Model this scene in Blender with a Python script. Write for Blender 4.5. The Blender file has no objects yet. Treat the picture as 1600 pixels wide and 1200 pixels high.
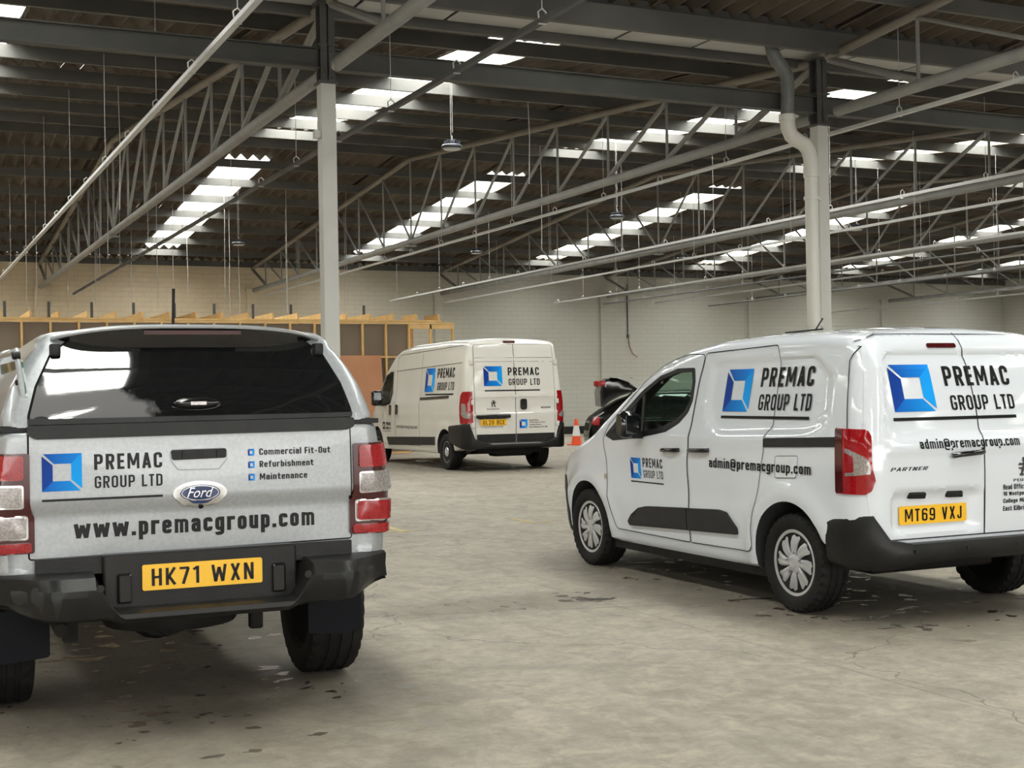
import bpy, bmesh, math, random
from math import sin, cos, pi, sqrt, radians, atan2
from mathutils import Vector, Matrix
from mathutils.bvhtree import BVHTree
from mathutils.geometry import delaunay_2d_cdt
random.seed(7)
SC = bpy.context.scene
COL = SC.collection

# ------------------------------------------------------------------ camera, world, light
CAMF, YAW, PITCH, ROLL, CAMH = 2086.6, .4396, .0068, -.0178, 1.44
f = Vector((sin(YAW)*cos(PITCH), cos(YAW)*cos(PITCH), sin(PITCH)))
r0 = Vector((cos(YAW), -sin(YAW), 0)); u0 = r0.cross(f)
rr = r0*cos(ROLL) + u0*sin(ROLL); uu = u0*cos(ROLL) - r0*sin(ROLL)
cd = bpy.data.cameras.new('camera'); cam = bpy.data.objects.new('camera', cd); COL.objects.link(cam)
M = Matrix((rr, uu, -f)).transposed().to_4x4(); M.translation = Vector((0, 0, CAMH)); cam.matrix_world = M
cd.sensor_fit = 'HORIZONTAL'; cd.sensor_width = 36; cd.lens = 36*CAMF/1600; cd.clip_end = 300; cd.clip_start = .05
SC.camera = cam
SC.view_settings.view_transform = 'Standard'; SC.view_settings.look = 'None'
SC.view_settings.gamma = 1; SC.view_settings.use_curve_mapping = False
SC.view_settings.exposure = 1.22
SKY = 2.1          # overcast sky seen through the vehicle doorway
ROOFW = 295.0      # daylight coming through each rooflight strip (W)
w = bpy.data.worlds.new('sky'); SC.world = w; w.use_nodes = True
bgn = w.node_tree.nodes['Background']; bgn.inputs[0].default_value = (1, .985, .945, 1); bgn.inputs[1].default_value = SKY

# hall dimensions (x across the bays, y along the trusses, z up)
X0, BAY, YC, YW, YB, XR, XL = 4.102, 6.199, 13.03, 40.69, -14.63, 41.3, -14.5
SPAN = YW-YC; HALF = SPAN/2; HC, HT, HR, HW = 4.727, 5.386, 6.509, 5.456
DOORX0, DOORX1, DOORH = -12.5, 15.5, 4.7
def slope_z(y):            # roof sheet underside height at depth y
    t = abs(((y-YC) % SPAN)-HALF)/HALF
    return (HR+.24)*(1-t)+(HT+.24)*t
def area(name, loc, rot, sx, sy, power, color=(1, 1, 1)):
    l = bpy.data.lights.new(name, 'AREA'); l.shape = 'RECTANGLE'; l.size = sx; l.size_y = sy; l.energy = power; l.color = color
    o = bpy.data.objects.new(name, l); o.location = loc; o.rotation_euler = rot; COL.objects.link(o); return o
p = area('door_portal', ((DOORX0+DOORX1)/2, YB-.15, DOORH/2), (radians(90), 0, 0), DOORX1-DOORX0, DOORH, 10)
p.data.cycles.is_portal = True
SL = math.atan2(HR-HT, HALF)
for k in range(-3, 6):
    xm = X0+(k+.5)*BAY
    for s in range(4):
        ya = YB+.0+s*HALF+1.73; ym = ya+HALF/2-1.73+0.0
        sg = 1 if s % 2 == 0 else -1
        area('rooflight_daylight', (xm, YB+(s+.5)*HALF, (HT+HR)/2+.24+.28), (sg*SL, 0, 0), 1.06, HALF-3.5, ROOFW, (1, .985, .94))

# ------------------------------------------------------------------ materials
def mat(name, c=(.5, .5, .5), rough=.5, metal=0, coat=0, spec=.5, noise=None, bump=None, emit=None, trans=0):
    m = bpy.data.materials.new(name); m.use_nodes = True; nt = m.node_tree; b = nt.nodes['Principled BSDF']
    b.inputs['Base Color'].default_value = (*c, 1); b.inputs['Roughness'].default_value = rough
    b.inputs['Metallic'].default_value = metal; b.inputs['Coat Weight'].default_value = coat
    b.inputs['Coat Roughness'].default_value = .04
    b.inputs['Specular IOR Level'].default_value = spec; b.inputs['Transmission Weight'].default_value = trans
    tc = nt.nodes.new('ShaderNodeTexCoord')
    if noise:
        sc, c2, lo, hi = noise
        n = nt.nodes.new('ShaderNodeTexNoise'); n.inputs['Scale'].default_value = sc; n.inputs['Detail'].default_value = 6
        nt.links.new(tc.outputs['Object'], n.inputs['Vector'])
        r = nt.nodes.new('ShaderNodeValToRGB'); r.color_ramp.elements[0].position = lo; r.color_ramp.elements[1].position = hi
        r.color_ramp.elements[0].color = (*c, 1); r.color_ramp.elements[1].color = (*c2, 1)
        nt.links.new(n.outputs[0], r.inputs[0]); nt.links.new(r.outputs[0], b.inputs['Base Color'])
    if bump:
        sc, st = bump
        n = nt.nodes.new('ShaderNodeTexNoise'); n.inputs['Scale'].default_value = sc; n.inputs['Detail'].default_value = 4
        nt.links.new(tc.outputs['Object'], n.inputs['Vector'])
        bp = nt.nodes.new('ShaderNodeBump'); bp.inputs['Strength'].default_value = st; bp.inputs['Distance'].default_value = .005
        nt.links.new(n.outputs[0], bp.inputs['Height']); nt.links.new(bp.outputs[0], b.inputs['Normal'])
    return m
MT = {}
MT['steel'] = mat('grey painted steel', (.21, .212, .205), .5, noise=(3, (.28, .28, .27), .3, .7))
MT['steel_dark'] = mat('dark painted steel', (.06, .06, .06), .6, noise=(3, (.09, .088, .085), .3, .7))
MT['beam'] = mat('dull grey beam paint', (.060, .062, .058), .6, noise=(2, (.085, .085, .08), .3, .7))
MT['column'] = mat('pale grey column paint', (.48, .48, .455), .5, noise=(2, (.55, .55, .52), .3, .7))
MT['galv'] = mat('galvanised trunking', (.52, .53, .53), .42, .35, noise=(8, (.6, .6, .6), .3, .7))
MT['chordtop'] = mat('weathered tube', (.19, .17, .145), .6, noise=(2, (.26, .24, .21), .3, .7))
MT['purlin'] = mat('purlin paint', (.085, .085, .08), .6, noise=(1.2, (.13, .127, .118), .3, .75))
MT['sheet'] = mat('stained fibre cement', (.060, .047, .035), .8, noise=(1.3, (.16, .128, .097), .35, .75), bump=(30, .3))
MT['pvc'] = mat('pale pvc pipe', (.60, .60, .56), .35)
MT['pvc_dark'] = mat('dark grey pipe', (.13, .14, .14), .45, noise=(5, (.2, .21, .21), .4, .7))
MT['soffit'] = mat('gutter soffit board', (.42, .42, .40), .7, noise=(2, (.52, .52, .50), .3, .7))
MT['wood'] = mat('fresh pine', (.72, .43, .15), .6, noise=(4, (.82, .56, .25), .3, .7), bump=(20, .2))
MT['wood_dark'] = mat('orange pine post', (.42, .22, .07), .6, noise=(5, (.55, .33, .12), .3, .7))
MT['board'] = mat('brown wallboard', (.20, .155, .115), .8, noise=(.8, (.25, .20, .15), .3, .7))
MT['hardboard'] = mat('reddish hardboard', (.48, .20, .09), .55, noise=(1.5, (.56, .27, .14), .3, .7))
MT['black'] = mat('black plastic', (.009, .0095, .010), .5, spec=.35, noise=(14, (.015, .016, .017), .4, .7), bump=(150, .2))
MT['black_soft'] = mat('soot black', (.006, .006, .006), .8, spec=.2)
MT['black_gloss'] = mat('gloss black', (.008, .008, .009), .12, coat=.5)
MT['cladding'] = mat('charcoal cladding', (.018, .019, .020), .5, spec=.35, noise=(10, (.026, .027, .028), .4, .7), bump=(90, .15))
MT['bumper'] = mat('charcoal bumper plastic', (.010, .010, .010), .36, spec=.28, noise=(6, (.017, .016, .015), .4, .7), bump=(120, .15))
MT['flap'] = mat('mud flap rubber', (.004, .005, .008), .6, spec=.15)
MT['rubber'] = mat('tyre rubber', (.006, .006, .006), .7, spec=.3, noise=(9, (.013, .0125, .012), .4, .7))
MT['white'] = mat('white van paint', (.72, .76, .82), .22, coat=1.0)
MT['cream'] = mat('old white van paint', (.70, .685, .64), .3, coat=.8, noise=(2.2, (.74, .725, .68), .3, .7))
MT['silver'] = mat('silver truck paint', (.36, .38, .40), .38, .4, coat=.6, noise=(60, (.40, .42, .44), .4, .6))
MT['blackcar'] = mat('black car paint', (.004, .0035, .003), .22, spec=.25)
MT['red'] = mat('red lamp lens', (.24, .002, .005), .12, coat=.6, noise=(130, (.40, .005, .010), .42, .6))
MT['reddark'] = mat('dark red lamp lens', (.06, .002, .004), .15, coat=.6)
MT['clear'] = mat('clear lamp lens', (.38, .35, .34), .2, .3, coat=1.0, noise=(90, (.26, .235, .23), .4, .6))
MT['lampdark'] = mat('dark red lamp bar', (.05, .002, .003), .4)
MT['lens_dark'] = mat('mirror reflecting the hall', (.25, .27, .29), .1, .6)
MT['chrome'] = mat('chrome', (.75, .76, .78), .12, 1.0)
MT['alloy'] = mat('silver wheel trim', (.62, .63, .65), .33, .6)
MT['alloy2'] = mat('painted steel wheel', (.36, .36, .35), .4, .6, noise=(12, (.44, .44, .43), .4, .7))
MT['plate'] = mat('yellow plate', (.93, .52, .015), .3, coat=.6)
MT['ink'] = mat('black print', (.004, .004, .005), .4, spec=.3)
MT['inkgrey'] = mat('grey chrome badge', (.15, .15, .16), .25, .8)
MT['ovalblue'] = mat('badge blue', (.012, .03, .12), .2, coat=1)
MT['orange'] = mat('cone orange', (.85, .10, .03), .5)
MT['reflective'] = mat('cone sleeve', (.75, .76, .76), .4)
MT['interior'] = mat('cab interior', (.03, .032, .034), .8)
MT['yellowpaint'] = mat('worn yellow paint', (.55, .40, .10), .7, noise=(9, (.38, .34, .24), .4, .65))
MT['wire'] = mat('pale wire', (.45, .45, .44), .5)
MT['lamp'] = mat('lamp housing', (.05, .055, .07), .4)
MT['lens'] = mat('unlit lamp lens', (.55, .56, .57), .3)
MT['under'] = mat('underbody metal', (.010, .0095, .009), .7, spec=.2, noise=(9, (.022, .018, .014), .5, .8))
MT['concrete_out'] = mat('yard concrete', (.30, .30, .29), .8)
def glassmat(name, tint, rough=.02, mix=.85):
    m = bpy.data.materials.new(name); m.use_nodes = True; nt = m.node_tree; nt.nodes.clear()
    o = nt.nodes.new('ShaderNodeOutputMaterial'); g = nt.nodes.new('ShaderNodeBsdfGlossy'); g.inputs['Roughness'].default_value = rough; lw = nt.nodes.new('ShaderNodeLayerWeight')
    t = nt.nodes.new('ShaderNodeBsdfTransparent'); t.inputs[0].default_value = (*tint, 1)
    pw = nt.nodes.new('ShaderNodeMath'); pw.operation = 'POWER'; pw.inputs[1].default_value = 4; nt.links.new(lw.outputs['Facing'], pw.inputs[0]); fr = nt.nodes.new('ShaderNodeMath'); fr.operation = 'MULTIPLY_ADD'; fr.inputs[1].default_value = .9; fr.inputs[2].default_value = .05; nt.links.new(pw.outputs[0], fr.inputs[0])
    x = nt.nodes.new('ShaderNodeMixShader'); nt.links.new(fr.outputs[0], x.inputs[0]); nt.links.new(t.outputs[0], x.inputs[1]); nt.links.new(g.outputs[0], x.inputs[2])
    nt.links.new(x.outputs[0], o.inputs[0]); return m
MT['glass'] = glassmat('tinted window glass', (.62, .76, .69))
MT['rooflight'] = None
def rooflight_mat():
    m = bpy.data.materials.new('translucent rooflight'); m.use_nodes = True; nt = m.node_tree; nt.nodes.clear()
    o = nt.nodes.new('ShaderNodeOutputMaterial'); d = nt.nodes.new('ShaderNodeBsdfDiffuse'); d.inputs[0].default_value = (.7, .7, .66, 1)
    t = nt.nodes.new('ShaderNodeBsdfTransparent'); t.inputs[0].default_value = (.95, .96, .95, 1)
    x = nt.nodes.new('ShaderNodeMixShader'); x.inputs[0].default_value = .82
    nt.links.new(d.outputs[0], x.inputs[1]); nt.links.new(t.outputs[0], x.inputs[2]); nt.links.new(x.outputs[0], o.inputs[0]); return m
MT['rooflight'] = rooflight_mat()
def darkglass():
    m = mat('privacy glass', (.006, .007, .008), .03, coat=1.0, spec=.8)
    return m
MT['privacy'] = darkglass()
def wethazeglass():
    m = mat('rain and sky haze dark glass', (.006, .007, .008), .03, coat=1.0, spec=.8); nt = m.node_tree; b = nt.nodes['Principled BSDF']
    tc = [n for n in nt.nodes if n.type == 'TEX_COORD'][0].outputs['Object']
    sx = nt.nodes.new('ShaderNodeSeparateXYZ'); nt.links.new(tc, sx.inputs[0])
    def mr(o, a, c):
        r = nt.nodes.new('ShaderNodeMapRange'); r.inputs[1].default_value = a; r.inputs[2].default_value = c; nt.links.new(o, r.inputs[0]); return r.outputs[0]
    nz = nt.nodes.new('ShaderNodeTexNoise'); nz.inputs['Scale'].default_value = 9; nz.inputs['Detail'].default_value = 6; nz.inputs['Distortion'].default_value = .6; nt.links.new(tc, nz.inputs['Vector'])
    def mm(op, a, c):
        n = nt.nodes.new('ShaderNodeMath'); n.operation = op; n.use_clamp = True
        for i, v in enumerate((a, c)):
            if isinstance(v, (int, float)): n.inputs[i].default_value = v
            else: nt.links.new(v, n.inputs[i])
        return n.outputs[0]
    reg = mm('MULTIPLY', mr(sx.outputs[1], .02, .45), mr(sx.outputs[2], 1.60, 1.40))  # pale sky reflection put into the colour at lower left, broken by rain marks
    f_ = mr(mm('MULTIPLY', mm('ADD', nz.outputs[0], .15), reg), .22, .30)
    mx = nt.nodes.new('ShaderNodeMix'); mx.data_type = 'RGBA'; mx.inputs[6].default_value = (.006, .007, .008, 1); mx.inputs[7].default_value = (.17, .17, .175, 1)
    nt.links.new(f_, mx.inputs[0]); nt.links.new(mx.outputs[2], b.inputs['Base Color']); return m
MT['wethazeglass'] = wethazeglass()

def logo_mat():
    m = mat('printed blue', (0, .2, .6), .45, spec=.2); nt = m.node_tree
    a = nt.nodes.new('ShaderNodeVertexColor'); a.layer_name = 'print'
    nt.links.new(a.outputs[0], nt.nodes['Principled BSDF'].inputs['Base Color']); return m
MT['logo'] = logo_mat()

def N(nt, t, **kw):
    n = nt.nodes.new(t)
    for k, v in kw.items():
        if hasattr(n, k): setattr(n, k, v)
        else: n.inputs[k.replace('_', ' ')].default_value = v
    return n
def math_(nt, op, a, b=None, clamp=False):
    n = nt.nodes.new('ShaderNodeMath'); n.operation = op; n.use_clamp = clamp
    for i, v in enumerate((a, b)):
        if v is None: continue
        if isinstance(v, (int, float)): n.inputs[i].default_value = v
        else: nt.links.new(v, n.inputs[i])
    return n.outputs[0]
def mixc(nt, fac, a, b):
    n = nt.nodes.new('ShaderNodeMix'); n.data_type = 'RGBA'
    for i, v in ((0, fac), (6, a), (7, b)):
        if isinstance(v, tuple): n.inputs[i].default_value = (*v, 1)
        elif isinstance(v, (int, float)): n.inputs[i].default_value = v
        else: nt.links.new(v, n.inputs[i])
    return n.outputs[2]
def noise(nt, vec, scale, detail=5, rough=.55, dist=0, lo=None, hi=None):
    n = nt.nodes.new('ShaderNodeTexNoise'); n.inputs['Scale'].default_value = scale; n.inputs['Detail'].default_value = detail
    n.inputs['Roughness'].default_value = rough; n.inputs['Distortion'].default_value = dist
    nt.links.new(vec, n.inputs['Vector'])
    if lo is None: return n.outputs[0]
    r = nt.nodes.new('ShaderNodeMapRange'); r.inputs[1].default_value = lo; r.inputs[2].default_value = hi; nt.links.new(n.outputs[0], r.inputs[0]); return r.outputs[0]
def mapping(nt, vec, scale=(1, 1, 1), loc=(0, 0, 0), rot=(0, 0, 0)):
    n = nt.nodes.new('ShaderNodeMapping'); n.inputs[1].default_value = loc; n.inputs[2].default_value = rot; n.inputs[3].default_value = scale
    nt.links.new(vec, n.inputs[0]); return n.outputs[0]
def floor_mat():
    m = bpy.data.materials.new('worn concrete floor'); m.use_nodes = True; nt = m.node_tree; b = nt.nodes['Principled BSDF']
    tc = nt.nodes.new('ShaderNodeTexCoord').outputs['Object']
    big = noise(nt, tc, .35, 6, .6, 0, .35, .68); mid = noise(nt, tc, 1.6, 8, .65, .6, .38, .66); fine = noise(nt, tc, 22, 6, .7, 0, .3, .7)
    strk = noise(nt, mapping(nt, tc, (1.1, .16, 1), rot=(0, 0, .5)), 2.2, 6, .65, .8, .45, .68)
    c = mixc(nt, big, (.255, .225, .180), (.385, .345, .285))
    c = mixc(nt, math_(nt, 'MULTIPLY', mid, .65), c, (.18, .158, .13))
    m2 = noise(nt, mapping(nt, tc, (1, .8, 1), (3, 5, 0)), 5.5, 7, .7, .5, .42, .62)
    c = mixc(nt, math_(nt, 'MULTIPLY', m2, .6), c, (.46, .41, .32))
    m3 = noise(nt, mapping(nt, tc, (1, 1, 1), (9, 2, 0)), 9, 7, .75, .3, .48, .68)
    c = mixc(nt, math_(nt, 'MULTIPLY', m3, .6), c, (.15, .13, .105))
    c = mixc(nt, math_(nt, 'MULTIPLY', strk, .35), c, (.42, .385, .32))
    c = mixc(nt, math_(nt, 'MULTIPLY', fine, .35), c, (.14, .125, .105))
    # tyre scuffs: partial rings around a turning point
    wv = nt.nodes.new('ShaderNodeTexWave'); wv.wave_type = 'RINGS'; wv.rings_direction = 'SPHERICAL'; wv.inputs['Scale'].default_value = .42; wv.inputs['Distortion'].default_value = 2.2; wv.inputs['Detail'].default_value = 2; wv.inputs['Detail Scale'].default_value = .6
    nt.links.new(mapping(nt, tc, loc=(-9.5, -16, 0)), wv.inputs['Vector'])
    ring = math_(nt, 'POWER', wv.outputs['Fac'], 9); msk = noise(nt, tc, .5, 3, .6, 0, .52, .7)
    c = mixc(nt, math_(nt, 'MULTIPLY', math_(nt, 'MULTIPLY', ring, msk), .38), c, (.10, .095, .09))
    # hairline cracks and slab joints
    vo = nt.nodes.new('ShaderNodeTexVoronoi'); vo.feature = 'DISTANCE_TO_EDGE'; vo.inputs['Scale'].default_value = .22
    dv = nt.nodes.new('ShaderNodeVectorMath'); dv.operation = 'ADD'
    nn = nt.nodes.new('ShaderNodeTexNoise'); nn.inputs['Scale'].default_value = 1.4; nn.inputs['Detail'].default_value = 6; nt.links.new(tc, nn.inputs['Vector'])
    nt.links.new(tc, dv.inputs[0]); nt.links.new(nn.outputs['Color'], dv.inputs[1]); nt.links.new(dv.outputs[0], vo.inputs['Vector'])
    crack = math_(nt, 'LESS_THAN', vo.outputs[0], .0016)
    c = mixc(nt, math_(nt, 'MULTIPLY', crack, .6), c, (.07, .065, .06))
    sx = nt.nodes.new('ShaderNodeSeparateXYZ'); nt.links.new(tc, sx.inputs[0])
    mv = nt.nodes.new('ShaderNodeSeparateXYZ'); nt.links.new(mapping(nt, tc, rot=(0, 0, .30)), mv.inputs[0]); mv = type('o', (), {'outputs': [mv.outputs[1]]})
    def joint(o, period, ph):
        q = math_(nt, 'PINGPONG', math_(nt, 'ADD', o, ph), period/2)
        return math_(nt, 'LESS_THAN', q, .011)
    jt = math_(nt, 'MAXIMUM', math_(nt, 'MULTIPLY', joint(sx.outputs[0], BAY, -4.43), .5), joint(mv.outputs[0], 4.9, -8.75))
    c = mixc(nt, math_(nt, 'MULTIPLY', jt, math_(nt, 'MULTIPLY', noise(nt, tc, 1.1, 3, .5, 0, .35, .6), .75)), c, (.06, .055, .05))
    # rain dripped off the vehicles
    vs_ = nt.nodes.new('ShaderNodeTexVoronoi'); vs_.inputs['Scale'].default_value = 5.5; vs_.inputs['Randomness'].default_value = 1
    wd = nt.nodes.new('ShaderNodeVectorMath'); wd.operation = 'ADD'; sc_ = nt.nodes.new('ShaderNodeVectorMath'); sc_.operation = 'SCALE'; sc_.inputs['Scale'].default_value = .12
    n9 = nt.nodes.new('ShaderNodeTexNoise'); n9.inputs['Scale'].default_value = 14; nt.links.new(tc, n9.inputs['Vector']); nt.links.new(n9.outputs['Color'], sc_.inputs[0])
    nt.links.new(tc, wd.inputs[0]); nt.links.new(sc_.outputs[0], wd.inputs[1]); nt.links.new(wd.outputs[0], vs_.inputs['Vector'])
    rad = nt.nodes.new('ShaderNodeMapRange'); rad.inputs[1].default_value = .40; rad.inputs[2].default_value = .75; rad.inputs[3].default_value = .0; rad.inputs[4].default_value = .42
    n8 = nt.nodes.new('ShaderNodeTexNoise'); n8.inputs['Scale'].default_value = 2.3; nt.links.new(tc, n8.inputs['Vector']); nt.links.new(n8.outputs[0], rad.inputs[0])
    drop = math_(nt, 'LESS_THAN', vs_.outputs[0], rad.outputs[0]); drop2 = noise(nt, mapping(nt, tc, (1, 1.3, 1)), 2.6, 5, .6, .8, .62, .64)
    tot = None
    for (cx, cy, ax, ay, ang) in WET:
        mp = mapping(nt, tc, (1/ax, 1/ay, 1), (-cx/ax, -cy/ay, 0))
        ln = nt.nodes.new('ShaderNodeVectorMath'); ln.operation = 'LENGTH'; nt.links.new(mp, ln.inputs[0])
        r = nt.nodes.new('ShaderNodeMapRange'); r.inputs[1].default_value = 1.0; r.inputs[2].default_value = .55; nt.links.new(ln.outputs['Value'], r.inputs[0])
        tot = r.outputs[0] if tot is None else math_(nt, 'MAXIMUM', tot, r.outputs[0])
    wet = math_(nt, 'MULTIPLY', tot, math_(nt, 'MAXIMUM', drop, drop2), True)
    damp = math_(nt, 'MULTIPLY', tot, .25)
    c = mixc(nt, math_(nt, 'MULTIPLY', tot, .45), c, (.10, .085, .065)); c = mixc(nt, math_(nt, 'MULTIPLY', wet, .8), c, (.035, .03, .024))
    nt.links.new(c, b.inputs['Base Color'])
    ro = mixc(nt, wet, (.62, .62, .62), (.10, .10, .10)); nt.links.new(ro, b.inputs['Roughness'])
    bp = nt.nodes.new('ShaderNodeBump'); bp.inputs['Strength'].default_value = .25; bp.inputs['Distance'].default_value = .01
    nt.links.new(math_(nt, 'ADD', fine, math_(nt, 'MULTIPLY', mid, .6)), bp.inputs['Height']); nt.links.new(bp.outputs[0], b.inputs['Normal'])
    return m
WET = [(1.4, 7.6, 1.5, 3.2, 0), (6.1, 8.0, 1.7, 3.2, 0), (10.5, 25, 1.9, 4.2, 0), (3.9, 8.3, 1.4, .45, 0)]
MT['floor'] = floor_mat()
def wall_mat():
    m = bpy.data.materials.new('painted brickwork'); m.use_nodes = True; nt = m.node_tree; b = nt.nodes['Principled BSDF']
    g = nt.nodes.new('ShaderNodeNewGeometry').outputs['Position']
    sx = nt.nodes.new('ShaderNodeSeparateXYZ'); nt.links.new(g, sx.inputs[0])
    hx = math_(nt, 'ADD', sx.outputs[0], sx.outputs[1])
    cb = nt.nodes.new('ShaderNodeCombineXYZ'); nt.links.new(hx, cb.inputs[0]); nt.links.new(sx.outputs[2], cb.inputs[1])
    br = nt.nodes.new('ShaderNodeTexBrick'); br.inputs['Scale'].default_value = 1; br.inputs['Brick Width'].default_value = .44; br.inputs['Row Height'].default_value = .15
    br.inputs['Mortar Size'].default_value = .012; br.inputs['Mortar Smooth'].default_value = .6
    nt.links.new(cb.outputs[0], br.inputs['Vector'])
    # warm light over the timber frame bays put into the wall colour, greyer beyond
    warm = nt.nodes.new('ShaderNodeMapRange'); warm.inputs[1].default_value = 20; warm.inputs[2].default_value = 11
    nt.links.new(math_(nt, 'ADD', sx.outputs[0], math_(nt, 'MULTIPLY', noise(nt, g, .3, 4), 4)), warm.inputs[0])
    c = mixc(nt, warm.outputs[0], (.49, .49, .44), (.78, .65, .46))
    c = mixc(nt, math_(nt, 'MULTIPLY', noise(nt, g, .5, 6, .6, 0, .4, .7), .35), c, (.40, .37, .33))
    c = mixc(nt, math_(nt, 'MULTIPLY', br.outputs['Fac'], .22), c, (.28, .26, .23))
    nt.links.new(c, b.inputs['Base Color']); b.inputs['Roughness'].default_value = .7
    bp = nt.nodes.new('ShaderNodeBump'); bp.inputs['Strength'].default_value = .5; bp.inputs['Distance'].default_value = .01; bp.invert = True
    nt.links.new(br.outputs['Fac'], bp.inputs['Height']); nt.links.new(bp.outputs[0], b.inputs['Normal'])
    return m
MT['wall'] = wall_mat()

# ------------------------------------------------------------------ mesh helpers
class MB:
    def __init__(s): s.v = []; s.f = []; s.m = []
    def add(s, vs, fs, mi=0):
        o = len(s.v); s.v += [tuple(v) for v in vs]; s.f += [tuple(i+o for i in q) for q in fs]; s.m += [mi]*len(fs); return s
    def box(s, x0, x1, y0, y1, z0, z1, mi=0, bev=0):
        if bev:
            b = bev; vs = []; 
            bm = bmesh.new(); bmesh.ops.create_cube(bm, size=1)
            for v in bm.verts: v.co = Vector(((x0+x1)/2+v.co.x*(x1-x0), (y0+y1)/2+v.co.y*(y1-y0), (z0+z1)/2+v.co.z*(z1-z0)))
            bmesh.ops.bevel(bm, geom=bm.edges[:], offset=b, segments=2, affect='EDGES', profile=.5)
            bm.verts.index_update(); s.add([v.co for v in bm.verts], [[v.index for v in q.verts] for q in bm.faces], mi); bm.free(); return s
        v = [(x, y, z) for x in (x0, x1) for y in (y0, y1) for z in (z0, z1)]
        return s.add(v, [(0, 1, 3, 2), (4, 6, 7, 5), (0, 4, 5, 1), (2, 3, 7, 6), (0, 2, 6, 4), (1, 5, 7, 3)], mi)
    def tube(s, a, b, r, n=10, mi=0, r2=None):
        return s.path([a, b], r, n, mi, r2)
    def path(s, pts, r, n=10, mi=0, r2=None):
        pts = [Vector(p) for p in pts]; rings = []; up = None
        for i, p in enumerate(pts):
            d = (pts[min(i+1, len(pts)-1)]-pts[max(i-1, 0)]).normalized()
            if up is None: up = Vector((0, 0, 1)) if abs(d.z) < .9 else Vector((1, 0, 0))
            e1 = d.cross(up).normalized(); e2 = e1.cross(d).normalized(); up = e2
            rad = r if r2 is None else r+(r2-r)*i/(len(pts)-1)
            rings.append([p+(e1*cos(2*pi*k/n)+e2*sin(2*pi*k/n))*rad for k in range(n)])
        return s.rings(rings, mi, True)
    def rings(s, rings, mi=0, caps=True, closed=True):
        n = len(rings[0]); vs = [p for r in rings for p in r]; fs = []
        for i in range(len(rings)-1):
            for k in range(n if closed else n-1):
                a = i*n+k; b = i*n+(k+1) % n; fs.append((a, b, b+n, a+n))
        if caps: fs += [tuple(range(n))[::-1], tuple(range((len(rings)-1)*n, len(rings)*n))]
        return s.add(vs, fs, mi)
    def lathe(s, prof, c=(0, 0, 0), axis='z', n=32, mi=0, mod=None):
        rings = []
        for j, (r, h) in enumerate(prof):
            R = []
            for k in range(n):
                a = 2*pi*k/n; q = r if mod is None else mod(j, k, r)
                u, v = q*cos(a), q*sin(a)
                R.append((c[0]+u, c[1]+v, c[2]+h) if axis == 'z' else (c[0]+u, c[1]+h, c[2]+v) if axis == 'y' else (c[0]+h, c[1]+u, c[2]+v))
            rings.append(R)
        return s.rings(rings, mi, True)
    def prism(s, poly, axis, a, b, mi=0):
        def P(u, v, w): return {'x': (w, u, v), 'y': (u, w, v), 'z': (u, v, w)}[axis]
        n = len(poly); vs = [P(u, v, a) for u, v in poly]+[P(u, v, b) for u, v in poly]
        fs = [(i, (i+1) % n, (i+1) % n+n, i+n) for i in range(n)]
        fs += [tuple(range(n))[::-1], tuple(range(n, 2*n))]
        return s.add(vs, fs, mi)
    def mesh(s, name, mats, smooth=None, fixn=True):
        me = bpy.data.meshes.new(name); me.from_pydata(s.v, [], s.f)
        for m in (mats if isinstance(mats, (list, tuple)) else [mats]): me.materials.append(MT[m] if isinstance(m, str) else m)
        me.polygons.foreach_set('material_index', s.m)
        if fixn:
            bm = bmesh.new(); bm.from_mesh(me); bmesh.ops.recalc_face_normals(bm, faces=bm.faces); bm.to_mesh(me); bm.free()
        if smooth is not None:
            me.polygons.foreach_set('use_smooth', [True]*len(me.polygons)); me.set_sharp_from_angle(angle=radians(smooth))
        me.update(); return me
    def obj(s, name, mats, parent=None, smooth=None, loc=None, fixn=True):
        o = bpy.data.objects.new(name, s.mesh(name, mats, smooth, fixn)); COL.objects.link(o)
        if parent: o.parent = parent
        if loc: o.location = loc
        return o
def empty(name, loc=(0, 0, 0), rz=0, parent=None):
    o = bpy.data.objects.new(name, None); COL.objects.link(o); o.location = loc; o.rotation_euler = (0, 0, rz); o.empty_display_size = .2
    if parent: o.parent = parent
    return o
def tag(o, label=None, cat=None, group=None, kind=None):
    if label: o['label'] = label
    if cat: o['category'] = cat
    if group: o['group'] = group
    if kind: o['kind'] = kind
    return o
def link_copy(o, parent, loc=None):
    c = o.copy(); COL.objects.link(c); c.parent = parent
    if loc is not None: c.location = loc
    return c
def copy_tree(o, parent=None):
    c = o.copy(); COL.objects.link(c); c.parent = parent
    for ch in list(o.children): copy_tree(ch, c)
    return c
def lerp(a, b, t): return a+(b-a)*t
def interp(x, xs, ys):
    if x <= xs[0]: return ys[0]
    for i in range(len(xs)-1):
        if x <= xs[i+1]:
            t = (x-xs[i])/(xs[i+1]-xs[i]); return lerp(ys[i], ys[i+1], t)
    return ys[-1]
def sm(a, b, x):
    t = max(0, min(1, (x-a)/(b-a))); return t*t*(3-2*t)

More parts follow.
